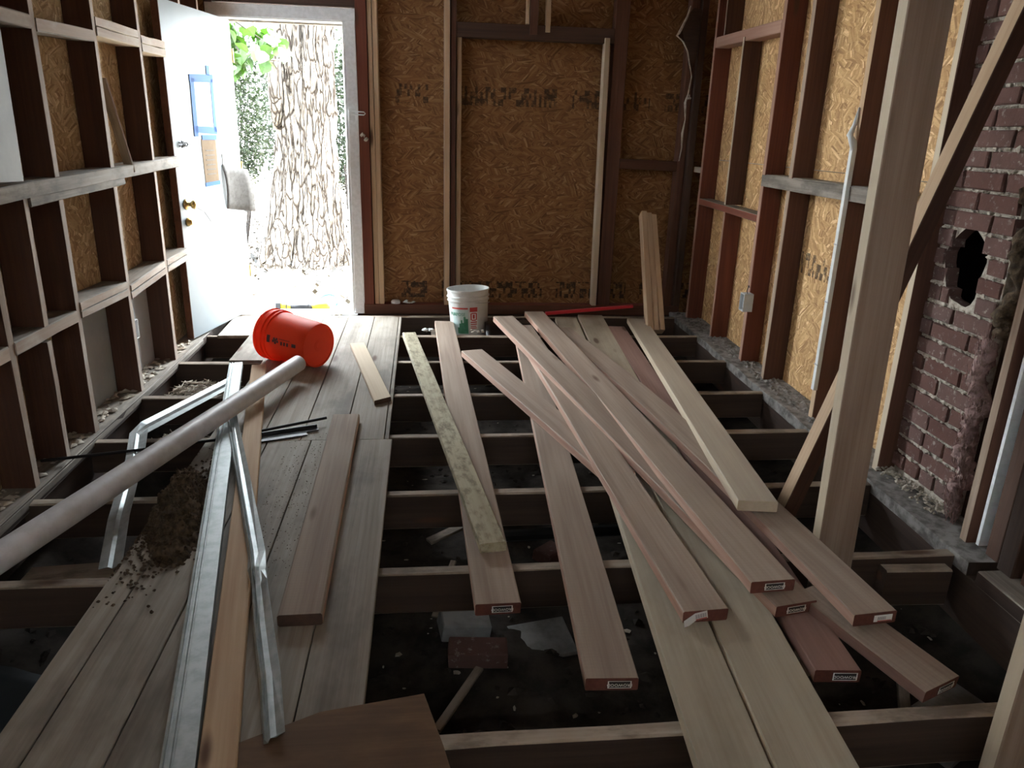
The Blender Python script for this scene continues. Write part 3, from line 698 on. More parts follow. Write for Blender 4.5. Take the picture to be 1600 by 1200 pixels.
pG = plank((.788, 1.752, .083), (.634, 4.87, .140), .136, .038, TR, 'brown plank in the pile with a torn white sticker on its end', seg=6, rough=.001, cup=.004)
pI = plank((1.068, 1.765, .084), (.512, 4.92, .190), .138, .038, TR, 'brown plank pinned under the split plank on the pile', seg=6)
pJ = plank((1.240, 1.655, .122), (.93, 5.02, .086), .135, .038, TR, 'bowed brown plank with a flat white sticker on its end', seg=10, bow=-.045)
pH = plank((.997, 1.787, .150), (.778, 5.315, .132), .139, .038, TR, 'split brown plank lying topmost across the pile', seg=8, rough=.001, bow=-.01)
pM = plank((1.150, 2.249, .164), (1.597, 5.47, .045), .14, .04, ('fir_grey', 'cream', 'cream'), 'plank with a bright cream edge lying across the bowed plank', seg=6)
# end labels
def end_label(pl, kind, y=.02, rot=math.pi, w=.062, bent=False):
    L = 0; mw = WM[pl.name]
    base = mw @ Matrix.Translation((-.0012, y, -.019))
    # label frame: x across the board end (seen from outside left to right), y up, z out of the end
    fr = Matrix(((0, 0, -1, 0), (1, 0, 0, 0), (0, 1, 0, 0), (0, 0, 0, 1)))
    fr = Matrix(((0, 0, -1), (-1, 0, 0), (0, 1, 0))).to_4x4()
    m = base @ fr @ Matrix.Rotation(rot, 4, 'Z')
    h = w * .36
    if kind == 'black':
        mb = MB(); mb.box((-w / 2, -h / 2, 0), (w / 2, h / 2, .0006)); lab = mb.obj('end_label', 'ink_black', pl, m)
        mb = MB(); e = .0016
        for lo, hi in (((-w / 2, -h / 2), (w / 2, -h / 2 + e)), ((-w / 2, h / 2 - e), (w / 2, h / 2)), ((-w / 2, -h / 2), (-w / 2 + 2 * e, h / 2)), ((w / 2 - 2 * e, -h / 2), (w / 2, h / 2))):
            mb.box((lo[0], lo[1], .0005), (hi[0], hi[1], .001))
        mb.obj('label_border', 'sticker_white', lab, m)
        text_mesh('lettering', 'PROWOOD', .0125, 'sticker_white', lab, m @ Matrix.Translation((0, .001, .0012)))
    else:
        mb = MB()
        if bent: mb.add([(-w * .55, -h * .9, .012), (0, -h / 2, .0005), (w * .5, -h / 2, .0005), (w * .5, h / 2, .0005), (0, h / 2, .0005), (-w * .55, h * .2, .012)], [(0, 1, 4, 5), (1, 2, 3, 4)])
        else: mb.box((-w / 2, -h / 2, 0), (w / 2, h / 2, .0006))
        lab = mb.obj('end_sticker', 'sticker_white', pl, m)
        mb = MB(); x0 = 0 if bent else -w * .3
        for k in range(9): mb.box((x0 + k * w * .05, -h * .25, .0008), (x0 + k * w * .05 + w * (.02 if k % 2 else .035), h * .25, .0012))
        mb.obj('sticker_print', 'sticker_grey', lab, m)
        mb = MB(); mb.box((x0, -h * .46, .0008), (w * .46, -h * .34, .0012)); mb.obj('sticker_stripe', 'label_red', lab, m)
end_label(pD, 'black', -.012); end_label(pE, 'black', -.02); end_label(pH, 'black', -.005); end_label(pI, 'black', 0); end_label(pK, 'black', -.02, w=.066); end_label(pL, 'black', -.018, rot=math.pi)
end_label(pG, 'white', .03, rot=.2, w=.072, bent=True); end_label(pJ, 'white', -.025, rot=0, w=.058)

# light timber strip under the metal channel
tag(beam('timber_strip', (-.391, .95, .0575), (-.965, 4.26, .0575), .080, .037, ('fir', 'fir', 'cream'), None, seg=4),
    'long light fir strip lying beside the metal stud on the floorboards', 'timber strip')
# plywood scrap
tag(mesh_obj('plywood_scrap', [(x, y, zz) for zz in (.0205, .036) for x, y in ((-.45, 1.395), (-.26, 1.487), (-.014, 1.53), (.03, 1.36), (.085, 1.10), (-.42, 1.05))],
    [(5, 4, 3, 2, 1, 0), (6, 7, 8, 9, 10, 11)] + [(k, (k + 1) % 6, (k + 1) % 6 + 6, k + 6) for k in range(6)], 'dark_plywood'),
    'dark plywood scrap with an angled corner on the floorboards', 'plywood')

# ---- thin sheet-metal pieces
def extrude(name, path, prof, mat, ups=None, label=None, cat=None, group=None, jit=0.0):
    """prof: open polyline (u across, v up) swept along path; made solid with a small thickness"""
    V = []; F = []; N = len(path); M = len(prof); th = .0016
    back = []
    for i in range(M):
        a = Vector(prof[max(i - 1, 0)]); b = Vector(prof[min(i + 1, M - 1)]); d = (b - a).normalized(); back.append((prof[i][0] + d[1] * th, prof[i][1] - d[0] * th))
    loop = list(prof) + list(reversed(back)); K = len(loop)
    for i, p in enumerate(path):
        p = Vector(p); d = (Vector(path[min(i + 1, N - 1)]) - Vector(path[max(i - 1, 0)])).normalized()
        up = Vector(ups[i] if ups else (0, 0, 1)); side = d.cross(up).normalized(); up = side.cross(d)
        for (u, v) in loop: V.append(p + side * (u + R_.uniform(-jit, jit)) + up * (v + R_.uniform(-jit, jit)))
    for i in range(N - 1):
        for k in range(K): F.append((i * K + k, i * K + (k + 1) % K, (i + 1) * K + (k + 1) % K, (i + 1) * K + k))
    F.append(tuple(reversed(range(K)))); F.append(tuple((N - 1) * K + k for k in range(K)))
    o = mesh_obj(name, V, F, mat); return tag(o, label, cat, group)
ribs = [(-.038, -.034), (-.038, 0), (-.032, .001), (-.030, -.004), (-.026, -.004), (-.024, .001), (-.018, .001), (-.016, -.004), (-.012, -.004), (-.010, .001), (.034, .001), (.034, -.03)]
extrude('metal_stud', [(-.49, .95, .062), (-.53, 1.3, .061), (-.81, 2.76, .060), (-1.10, 4.30, .058)], ribs, 'steel', None, 'long straight galvanized metal stud with ribbed edge on the floorboards', 'metal stud', 'galvanized pieces on the floor')
ang = [(-.024, -.012), (-.020, .004), (-.013, -.006), (-.007, .006), (.006, .004), (.026, .012)]
extrude('metal_angle', [(-.352, 1.40, .045), (-.40, 1.60, .052), (-.455, 1.80, .060), (-.50, 1.98, .070), (-.522, 2.06, .080), (-.545, 2.16, .072), (-.70, 2.68, .074), (-.905, 3.37, .067)], ang, 'steel',
        [(-.1, 0, 1), (.1, 0, 1), (.15, 0, 1), (-.3, 0, 1), (.4, 0, 1), (.1, 0, 1), (0, 0, 1), (-.2, 0, 1)], 'crumpled galvanized angle kinked halfway along, crossing the straight stud', 'metal angle', 'galvanized pieces on the floor', jit=.0015)
flash = [(-.036, 0), (-.008, .004), (.004, -.004), (.036, .012)]
extrude('bent_flashing', [(-1.04, 2.27, -.03), (-1.10, 2.52, .015), (-1.21, 3.0, .035), (-1.275, 3.235, .05), (-1.26, 3.31, .058), (-1.17, 3.60, .052), (-1.06, 3.95, .045), (-1.04, 4.02, .043)], flash, 'steel',
        [(0, 0, 1), (0, 0, 1), (0, 0, 1), (.2, 0, 1), (.5, -.3, 1), (.45, -.3, 1), (.4, -.3, 1), (.4, -.3, 1)], 'galvanized flashing strip folded into a sharp elbow over the joists', 'flashing', 'galvanized pieces on the floor')
mb = MB(); mb.tube([(-1.57, 2.985, .04), (-1.21, 3.07, .045), (-.93, 3.19, .036), (-.48, 3.41, .05)], .007, 6)
tag(mb.obj('black_rod', 'black_metal'), 'thin black metal rod lying across under the pipe', 'rod')
mb = MB(); mb.box((0, -.016, 0), (.42, .016, .004)); mb.box((0, .012, .004), (.42, .016, .02)); mb.box((.02, -.05, -.002), (.36, -.02, .002))
tag(mb.obj('metal_track', 'black_metal', None, Matrix.Translation((-.90, 3.17, .026)) @ Matrix.Rotation(.38, 4, 'Z')), 'dark flattened metal track lying on the floorboards behind the brown plank', 'metal track')

# ---- white plastic pipe
pa, pb = Vector((-1.41, 1.583, .125)), Vector((-.708, 4.057, .125))
mw, L = frame(pa, pb, (0, 0, 1)); mb = MB(); r0, r1 = .0445, .040
prof = [(r1, .0), (r0, 0), (r0, L), (r1, L), (r1, .0)]
mb.lathe(prof, 36); o = mb.obj('plastic_pipe', 'pvc', None, mw @ Matrix.Rotation(math.pi / 2, 4, 'Y'), True)
mod = o.modifiers.new('edge_split', 'EDGE_SPLIT')
tag(o, 'long dusty white plastic drain pipe lying across the metal stud', 'pipe')

# ---- buckets
def bucket_profile(h, rb, rt):
    w = .0028; rr = lambda z: rb + (rt - rb) * z / h
    out = [(0, .004), (rb - .012, .004), (rb - .010, 0), (rb - .002, 0), (rb, .004)]
    out += [(rr(z), z) for z in (.06, .12, .18, .24)]
    zr = h - .085
    out += [(rr(zr), zr), (rr(zr) + .008, zr + .002), (rr(zr) + .008, zr + .008), (rr(zr) + .001, zr + .010), (rr(zr + .028), zr + .028), (rr(zr) + .011, zr + .030), (rr(zr) + .011, zr + .036), (rr(zr) + .003, zr + .038),
            (rt, h - .014), (rt + .006, h - .012), (rt + .006, h), (rt - w, h), (rb - w, .01), (0, .01)]
    return out
def cone_patch(mb, a0, a1, z0, z1, rb, rt, h, off=.0008, mi=0, n=8):
    V = []
    for zz in (z0, z1):
        r = rb + (rt - rb) * zz / h + off
        for k in range(n + 1):
            a = a0 + (a1 - a0) * k / n; V.append((r * math.cos(a), r * math.sin(a), zz))
    mb.add(V, [(k, k + 1, n + 2 + k, n + 1 + k) for k in range(n)], mi)
BH, RB, RT = .368, .132, .150
# orange, on its side: base toward the camera's right
base = Vector((-.628, 4.315, .02 + RB + .002)); rim = Vector((-.935, 4.525, .02 + RT + .004))
ax = (rim - base).normalized(); q = Vector((0, 0, 1)).rotation_difference(ax)
omw = Matrix.Translation(base) @ q.to_matrix().to_4x4()
ob = tag(empty('plastic_bucket', mw=omw), 'bright orange plastic bucket tipped on its side on the floorboards', 'bucket')
mb = MB(); mb.lathe(bucket_profile(BH, RB, RT), 56); mb.obj('bucket_body', 'orange_plastic', ob, omw, True).modifiers.new('edge_split', 'EDGE_SPLIT')
mb = MB()
for rr_ in (.03, .018):
    mb.lathe([(rr_, .0035), (rr_ + .0035, .0025), (rr_ + .0035, .0045)], 28)
mb.obj('base_ring', 'orange_plastic', ob, omw, True)
# face of the bucket turned to the camera: angle of the direction to the camera in the bucket's frame
tc_ = omw.inverted().to_3x3() @ (Vector((0, 0, 1.36)) - base); ac = math.atan2(tc_.y, tc_.x)
dn_ = omw.inverted().to_3x3() @ Vector((0, 0, -1)); ad = math.atan2(dn_.y, dn_.x)
dd = (ad - ac + math.pi) % (2 * math.pi) - math.pi; sg = 1 if dd > 0 else -1
al = ac + sg * .25
mb = MB()
def opatch(a, b, z0, z1): cone_patch(mb, al + sg * a, al + sg * b, z0, z1, RB, RT, BH)
opatch(-.16, .14, .245, .268)
for k in range(5):
    t = k * 1.256; opatch(.0 + .09 * math.cos(t) - .035, .0 + .09 * math.cos(t) + .06, .205 + .016 * math.sin(t) - .007, .205 + .016 * math.sin(t) + .006)
opatch(-.05, .05, .198, .212)
for k in range(3): opatch(.0, .15, .11 + k * .022, .122 + k * .022)
opatch(-.10, -.08, .10, .18)
opatch(-.02, .13, .055, .085)
mb.obj('bucket_print', 'print_dark', ob, omw)
# white joint-compound pail
wpos = Vector((.315, 5.42, -.088)); wmw = Matrix.Translation(wpos) @ Euler((math.radians(-2), math.radians(-2.5), 0)).to_matrix().to_4x4()
wb_ = tag(empty('plastic_pail', mw=wmw), 'white plastic pail with green and red labels by the sheathed wall', 'bucket')
mb = MB(); mb.lathe(bucket_profile(BH, RB, RT), 56); mb.obj('bucket_body', 'white_plastic', wb_, wmw, True).modifiers.new('edge_split', 'EDGE_SPLIT')
fa = -math.pi / 2 - .06
mb = MB(); cone_patch(mb, fa - .95, fa - .02, .235, .246, RB, RT, BH); mb.obj('label_band', 'label_red', wb_, wmw)
mb = MB(); cone_patch(mb, fa - .9, fa - .02, .05, .228, RB, RT, BH, .0005); mb.obj('label_panel', 'label_aqua', wb_, wmw)
mb = MB()
for (a0, a1, z1) in ((-.62, -.52, .10), (-.52, -.42, .13), (-.42, -.34, .155), (-.34, -.26, .135), (-.26, -.15, .18), (-.15, -.03, .165)): cone_patch(mb, fa + a0, fa + a1, .055, z1, RB, RT, BH, .0011, 0, 3)
mb.obj('label_art', 'label_green', wb_, wmw)
mb = MB(); cone_patch(mb, fa + .06, fa + .48, .085, .25, RB, RT, BH); wl_ = mb.obj('warning_label', 'sticker_white', wb_, wmw)
mb = MB(); cone_patch(mb, fa + .07, fa + .47, .215, .248, RB, RT, BH, .0014)
for (a0, a1, z0, z1) in ((.1, .16, .155, .205), (.38, .44, .155, .205), (.16, .38, .150, .158), (.16, .38, .2, .208), (.22, .32, .165, .195), (.1, .44, .135, .143), (.1, .44, .12, .127), (.1, .4, .105, .111), (.1, .43, .092, .098)): cone_patch(mb, fa + a0, fa + a1, z0, z1, RB, RT, BH, .0014)
mb.obj('warning_print', 'label_red', wl_, wmw)
def bendw(co):
    a = fa - .62 + co.x / .15; r = RB + (RT - RB) * co.y / BH + .0012 + co.z
    return Vector((r * math.cos(a), r * math.sin(a), co.y))
def bendp(co): return bendw(Vector((co.x, co.y + .195, co.z)))
text_mesh('lettering', 'PURPOSE', .034, 'label_green', wb_, wmw, .0004, bendp)
mb = MB(); mb.tube([Vector((.155 * math.cos(a), .155 * math.sin(a) , .305 - .05 * abs(math.sin((a - fa) / 2 + .3)) )) for a in [fa + .35 + k * .12 for k in range(12)]], .0022, 5)
mb.obj('wire_handle', 'steel', wb_, wmw)
beam_o = beam('scrap_board', (.03, 5.405, -.09), (.62, 5.405, -.09), .542, .018, ('joist_top', 'joist'), None, up=(0, 0, 1)); tag(beam_o, 'dirty board across the joists under the white pail', 'board')

# ---- papers taped to the door (things of their own, tape strips are their parts)
def rect_on_door(name, pts, mat, parent, y, th=.0012):
    V = [(x, y, z_) for x, z_ in pts] + [(x, y - th, z_) for x, z_ in pts]; k = len(pts)
    return mesh_obj(name, V, [tuple(range(k)), tuple(range(2 * k - 1, k - 1, -1))] + [(i, i + k, (i + 1) % k + k, (i + 1) % k) for i in range(k)], mat, parent, dmw)
p1 = tag(empty('taped_notice', mw=DW(.44, 0, 1.45)), 'clear plastic sleeve framed in blue tape on the white door', 'notice')
rect_on_door('sleeve', [(.31, 1.30), (.55, 1.30), (.54, 1.62), (.31, 1.60)], 'clear_sleeve', p1, -.001)
for pts in ([(.265, 1.26), (.315, 1.26), (.325, 1.61), (.275, 1.61)], [(.27, 1.585), (.58, 1.60), (.58, 1.65), (.27, 1.63)], [(.535, 1.29), (.575, 1.29), (.575, 1.62), (.54, 1.62)], [(.27, 1.285), (.575, 1.275), (.575, 1.32), (.27, 1.325)], [(.50, 1.64), (.54, 1.64), (.54, 1.70), (.50, 1.70)]):
    rect_on_door('tape_strip', pts, 'tape_blue', p1, -.0025)
p2 = tag(empty('taped_notice', mw=DW(.47, 0, 1.12)), 'brown cardboard notice held by blue tape below the plastic sleeve', 'notice')
rect_on_door('card', [(.355, .955), (.545, .955), (.545, 1.245), (.345, 1.245)], 'kraft', p2, -.001)
for k in range(6): rect_on_door('printed_line', [(.39, 1.17 - k * .03), (.51, 1.17 - k * .03), (.51, 1.176 - k * .03), (.39, 1.176 - k * .03)], 'paper_grey', p2, -.0024)
for pts in ([(.36, 1.24), (.56, 1.24), (.56, 1.27), (.36, 1.27)], [(.35, .945), (.555, .95), (.555, .975), (.35, .97)]): rect_on_door('tape_strip', pts, 'tape_blue', p2, -.0026)
p3 = tag(empty('hanging_notice', mw=DW(.7, 0, .95)), 'curled grey paper notice hanging loose from the white door', 'notice')
V = []; F = []
for i in range(7):
    u = i / 6
    for j in range(7):
        v = j / 6; V.append((.60 + u * .24 + .02 * (1 - v), -.004 - .10 * u * u * (1 - v * .3) - .015 * math.sin(v * 3), .78 + v * .30 - .04 * u))
for i in range(6):
    for j in range(6): a = i * 7 + j; F.append((a, a + 7, a + 8, a + 1))
po = mesh_obj('paper', V, F, 'paper_grey', p3, dmw, smooth_=True); sm = po.modifiers.new('thickness', 'SOLIDIFY'); sm.thickness = .001
rect_on_door('pin_strip', [(.615, 1.06), (.63, 1.06), (.63, 1.15), (.615, 1.15)], 'paper_grey', p3, -.001)

# ---- bundle of 2x4s leaning in the far corner
for k, (dx, lab) in enumerate(((0, 'leaning fir stud at the door side of the corner bundle'), (.047, 'middle fir stud of the bundle leaning in the corner'), (.094, 'leaning fir stud of the corner bundle next to the brick-red wall studs'))):
    tag(beam('leaning_stud', (1.625 + dx, 5.20 + .012 * k, .003), (1.675 + dx * .85, 5.80, .80 - .012 * k), .085, .042, ('fir', 'fir', 'fir'), None, up=(1, 0, .0), top_origin=False, seg=2),
        lab, 'timber', 'studs leaning in the corner')
# ---- red painted bar
tag(beam('red_bar', (.90, 5.53, .078), (1.60, 5.62, .118), .035, .022, 'red_paint', None, seg=2), 'red painted bar lying behind the plank ends', 'bar')
tag(beam('red_bar', (.53, 5.2, .235), (.66, 5.27, .242), .035, .022, 'red_paint', None), 'short red stick showing between the two topmost planks', 'bar') if False else None

# ---- electrical boxes and conduit
def elec_box(name, mw, label, cat, w=.06, h=.095, d=.05, mat='white_plastic'):
    root = tag(empty(name, mw=mw), label, cat)
    mb = MB(); t = .004
    mb.box((-w / 2, 0, -h / 2), (w / 2, t, h / 2)); mb.box((-w / 2, -d, -h / 2), (-w / 2 + t, 0, h / 2)); mb.box((w / 2 - t, -d, -h / 2), (w / 2, 0, h / 2))
    mb.box((-w / 2, -d, -h / 2), (w / 2, 0, -h / 2 + t)); mb.box((-w / 2, -d, h / 2 - t), (w / 2, 0, h / 2)); mb.obj('box_body', mat, root, mw)
    mb = MB(); mb.box((-w * .28, -d * .7, -h * .32), (w * .28, -d * .2, h * .32)); rc = mb.obj('receptacle', 'sticker_grey', root, mw)
    mb = MB()
    for z_ in (-.02, .02): mb.lathe([(0, 0), (.012, 0), (.012, .004), (0, .004)], 14); 
    mb2 = MB()
    for z_ in (-.018, .018):
        for x_ in (-.006, .006): mb2.box((x_ - .002, -d * .7 - .002, z_ - .006), (x_ + .002, -d * .7, z_ + .006))
    mb2.obj('slot', 'ink_black', rc, mw)
    mb = MB(); mb.tube([(w * .1, -d * .5, h * .5), (w * .3, -d * .7, h * .7), (0, -d * .4, h * .95), (-w * .2, -d * .2, h * .8)], .0028, 5); mb.obj('wire', 'black_metal', root, mw)
    return root
elec_box('outlet_box', wrm @ Matrix.Translation((-.004, 4.395, .41)) @ Matrix.Rotation(-math.pi / 2, 4, 'Z'), 'white outlet box screwed to a stud of the strand-board wall', 'outlet box', .07, .11, .055)
elec_box('outlet_box', Matrix.Translation((-1.585, 4.01, .33)) @ Matrix.Rotation(math.pi / 2, 4, 'Z'), 'grey outlet box on the stud wall beside the open door', 'outlet box', .055, .10, .07, 'trim_paint')
cb = tag(empty('cable_raceway', mw=wrm @ Matrix.Translation((0, 3.42, .2))), 'white plastic cable raceway running down a stud of the right wall', 'raceway')
mb = MB()
for i in range(6):
    z0 = .17 + i * .195; mb.box((-.022, 3.405 + .001 * i, z0), (-.001, 3.432 + .001 * i, z0 + .196))
mb.obj('cover', 'white_plastic', cb, wrm)
mb = MB(); mb.tube([(-.01, 3.42, 1.335), (-.018, 3.425, 1.37), (-.03, 3.44, 1.40), (-.012, 3.445, 1.45), (-.006, 3.44, 1.52)], .012, 8, radii=[.014, .018, .015, .010, .004]); mb.obj('cable_end', 'white_plastic', cb, wrm, True)
for z0 in (.3, .62, .9):
    mb = MB(); mb.box((-.024, 3.40, z0), (-.021, 3.437, z0 + .006)); mb.obj('seam', 'sticker_grey', cb, wrm)
# torn plaster paper hanging in the far right corner
tl_ = tag(empty('torn_wall_lining', (1.93, 5.80, 2.1)), 'ragged torn grey wall lining hanging in the far corner', 'torn lining')
P = [(1.885, 2.20), (1.86, 2.13), (1.825, 2.07), (1.87, 2.03), (1.905, 1.97), (1.93, 1.88), (1.955, 1.80), (1.985, 1.95), (1.99, 2.25), (1.93, 2.26)]
V = [(x, 5.80 + .02 * math.sin(k * 2.1) * (k < 6), z_) for k, (x, z_) in enumerate(P)] + [(x, 5.806 + .02 * math.sin(k * 2.1) * (k < 6), z_) for k, (x, z_) in enumerate(P)]
n = len(P); mesh_obj('flap', V, [tuple(range(n)), tuple(range(2 * n - 1, n - 1, -1))] + [(k, n + k, n + (k + 1) % n, (k + 1) % n) for k in range(n)], 'stud_dark', tl_)
mb = MB(); edge = [(1.90, 2.27), (1.885, 2.20), (1.825, 2.07), (1.87, 2.03), (1.905, 1.97), (1.93, 1.88), (1.955, 1.80), (1.945, 1.68), (1.93, 1.62), (1.94, 1.50), (1.925, 1.40), (1.93, 1.30), (1.92, 1.20)]
mb.tube([(x, 5.79 + .01 * math.sin(k), z_) for k, (x, z_) in enumerate(edge)], .005, 6, radii=[.004, .009, .012, .006, .005, .005, .004, .006, .010, .004, .009, .004, .003]); mb.obj('frayed_edge', 'debris_pale', tl_)
for k, (x, y, z_, r, lab) in enumerate(((-.447, 5.838, 1.30, .026, 'white foam blob stuck on the red stud beside the doorway'), (1.955, 5.79, 1.66, .016, 'small pale plaster lump on the torn corner lining'))):
    mb = MB()
    for q in range(7): blob(mb, (x + R_.uniform(-r, r) * .8, y + R_.uniform(-.006, .006), z_ + R_.uniform(-r, r)), r * R_.uniform(.4, .7))
    tag(mb.obj('foam_blob', 'debris_pale'), lab, 'foam')

# ---- debris
def scatter(name, n_, region, rr, mat, zf, flat=.5, long=1.0, kind='stuff', label=None, cat=None, rng=None):
    rng = rng or R_; mb = MB()
    for k in range(n_):
        x = rng.uniform(region[0], region[1]); y = rng.uniform(region[2], region[3]); r = rng.uniform(*rr)
        blob(mb, (x, y, zf(x, y) + r * flat * .3), r, long if rng.random() < .5 else 1, 1 if rng.random() < .5 else long, flat)
    o = mb.obj(name, mat); tag(o, label, cat, kind=kind); return o
scatter('rubble', 1500, (-1.45, 1.85, .9, 5.8), (.006, .022), 'dirt', gz, .6, 1.5, label='dark rubble and crumbs strewn on the crawl space soil', cat='rubble')
scatter('rubble_pale', 500, (-1.4, 1.85, 1.0, 5.8), (.002, .009), 'debris_pale', gz, .4, 2.2, label='pale plaster chips strewn on the crawl space soil', cat='rubble')
def ldz(x, y): return .018
o = scatter('wall_debris', 340, (-1.63, -1.52, 2.2, 4.9), (.005, .018), 'debris_pale', ldz, .6, 1.8, label='dusty plaster crumbs lying along the sill of the left stud wall', cat='debris')
mb = MB()
for k in range(520):
    y = R_.uniform(2.9, 5.8); p = RW(R_.uniform(-.03, .10), y, .014); blob(mb, p, R_.uniform(.005, .02), 1, 1.3, .6)
tag(mb.obj('sill_debris', 'dust'), 'grey dust and crumbs heaped along the sill of the right wall', 'debris', kind='stuff')
# heaps of straw-like debris in the bays at the left
def straw(name, cx, cy, cz, rx, ry, n_, mat, label, hz=.06):
    mb = MB()
    for k in range(n_):
        a = R_.uniform(0, 6.28); q = math.sqrt(R_.random()); x = cx + rx * q * math.cos(a); y = cy + ry * q * math.sin(a)
        z_ = cz + hz * (1 - q * q) * R_.uniform(.3, 1); b = R_.uniform(0, 6.28); l = R_.uniform(.012, .035)
        d = Vector((math.cos(b), math.sin(b), R_.uniform(-.4, .4))) * l
        mb.tube([Vector((x, y, z_)) - d, Vector((x, y, z_)) + d], R_.uniform(.0015, .004), 3, cap=False)
    return tag(mb.obj(name, mat), label, 'debris', kind='stuff')
straw('straw_heap', -1.30, 4.22, -.14, .20, .14, 420, 'debris_pale', 'pale straw-like debris heaped between joists below the open door', .12)
mb = MB(); mb.box((-1.49, 4.07, -.40), (-1.05, 4.36, -.14)); 
tag(mb.obj('debris_mound', 'dirt'), 'mound of soil filling the joist bay under the pale straw', 'debris', kind='stuff')
straw('straw_heap', -1.22, 3.58, -.20, .22, .16, 380, 'debris_pale', 'greyish straw and fibre debris between the joists under the pipe', .12)
mb = MB(); mb.box((-1.48, 3.40, -.42), (-.99, 3.78, -.20)); tag(mb.obj('debris_mound', 'dirt'), 'mound of soil in the joist bay under the bent flashing', 'debris', kind='stuff')
# pile of dirt on the floorboards
def dz(x, y):
    u = ((x + .90) * .95 + (y - 2.55) * .2) / .105; v = (y - 2.55) / .40; q = 1 - u * u - v * v
    return .012 + max(0, q) * .075 * (1 + .9 * noise.noise(Vector((x * 22, y * 22, 0)))) + (.018 * noise.noise(Vector((x * 60, y * 60, 0))) if q > 0 else -.01)
tag(height_grid('dirt_pile', -.985, -.70, 2.12, 2.98, 70, 150, dz, 'debris_dark', zmin=.019), 'heap of dark crumbly dirt on the floorboards beside the metal stud', 'dirt pile', kind='stuff')
mb = MB()
for k in range(1500):
    y = R_.gauss(2.52, .2); x = min(max(R_.gauss(-.90, .06), -.978), -.53 - (y - 1.3) * .19 - .05); blob(mb, (x, y, max(dz(x, y), .02) + .004), R_.uniform(.0025, .0085), 1, 1, .8)
tag(mb.obj('dirt_clods', 'debris_dark'), 'loose dark clods on and around the dirt heap', 'dirt', kind='stuff')
mb = MB()
for k in range(620):
    x = R_.uniform(-.62, -.36); y = R_.uniform(2.1, 3.3); blob(mb, (x, y, .021), R_.uniform(.001, .0032), 1, 1.6, .5)
for k in range(500):
    x = R_.uniform(-1.1, -.2); y = R_.uniform(3.3, 5.5); blob(mb, (x, y, .021), R_.uniform(.0008, .002), 1, 1.5, .4)
tag(mb.obj('floor_crumbs', 'debris_dark'), 'dark crumbs scattered over the tongue and groove boards', 'debris', kind='stuff')

# things down in the crawl space
def loose_brick(loc, rz, label, mat='brick', size=(.21, .10, .06), tilt=(0, 0)):
    hx, hy, hz = (s_ / 2 for s_ in size); V = []; F = []
    for (zz, i) in ((-hz, .006), (-hz + .006, 0), (hz - .006, 0), (hz, .006)):
        for (x, y) in ((-hx + i, -hy + i), (hx - i, -hy + i), (hx - i, hy - i), (-hx + i, hy - i)): V.append((x + R_.uniform(-.004, .004), y + R_.uniform(-.004, .004), zz + R_.uniform(-.002, .002)))
    F = [(3, 2, 1, 0), (12, 13, 14, 15)]
    for r in (0, 4, 8):
        for k in range(4): F.append((r + k, r + (k + 1) % 4, r + 4 + (k + 1) % 4, r + 4 + k))
    mw = Matrix.Translation((loc[0], loc[1], loc[2])) @ Euler((tilt[0], tilt[1], rz)).to_matrix().to_4x4()
    return mesh_obj('loose_brick', V, F, mat, None, mw)
tag(loose_brick((.17, 2.20, gz(.17, 2.2) + .035), -.06, ''), 'whole loose brick lying on the soil between the joists', 'brick', 'bricks in the crawl space')
tag(loose_brick((.13, 2.36, gz(.13, 2.36) + .035), .12, '', 'concrete', (.18, .11, .07), (.1, .1)), 'broken grey block lying behind the loose brick', 'block')
tag(loose_brick((.42, 2.32, gz(.42, 2.32) + .012), .15, '', 'concrete', (.22, .20, .016), (.10, -.06)), 'flat grey tile slab tilted on the crawl space soil', 'slab')
tag(loose_brick((.55, 2.95, gz(.55, 2.95) + .02), .7, '', 'brick', (.12, .10, .06)), 'half brick on the soil below the plank bridging alone', 'brick', 'bricks in the crawl space')
tag(loose_brick((1.62, 1.72, gz(1.62, 1.72) + .035), .5, '', 'concrete', (.26, .16, .12), (.1, .1)), 'lump of grey rubble stone below the right rim joist', 'rock')
tag(loose_brick((1.72, 1.55, gz(1.72, 1.55) + .035), 1.0, '', 'concrete', (.22, .16, .12), (.1, -.1)), 'grey rubble stone against the foundation under the near post', 'rock')
tag(beam('wood_scrap', (.02, 1.86, -.385), (.17, 2.12, -.375), .03, .012, 'joist_top', None), 'thin wood splinter pointing at the loose brick', 'wood scrap')
tag(beam('wood_scrap', (1.42, 1.62, -.37), (1.54, 1.86, -.30), .035, .02, 'grey_wood', None), 'upright-leaning lath scrap in the soil under the bowed plank', 'wood scrap')
tag(beam('wood_scrap', (1.35, 1.74, -.35), (1.56, 1.66, -.345), .035, .02, 'grey_wood', None), 'crosswise lath scrap lying under the leaning lath', 'wood scrap')
tag(beam('wood_scrap', (.02, 2.45, -.40), (.10, 2.68, -.30), .025, .012, 'joist_top', None), 'thin stick leaning in the soil beside the mouldy board', 'wood scrap')
tag(beam('wood_scrap', (.13, 2.55, -.41), (.22, 2.66, -.33), .06, .02, 'grey_wood', None), 'grey board chip stuck in the soil by the thin stick', 'wood scrap')
tag(beam('wood_scrap', (.0, 3.0, -.39), (.18, 3.10, -.36), .05, .015, 'joist_top', None), 'broken lath lying on the soil in the second open bay', 'wood scrap')
tag(beam('drain_pipe', (.2, 2.95, -.33), (1.1, 2.99, -.33), .05, .05, 'black_metal', None, ch=.014), 'dark old pipe running below the joists', 'pipe')
V = [(x, y, gz(x, y) + .012 + .01 * math.sin(9 * x + 4 * y)) for y in [1.35 + .06 * j for j in range(15)] for x in [-1.45 + .05 * i for i in range(10)]]
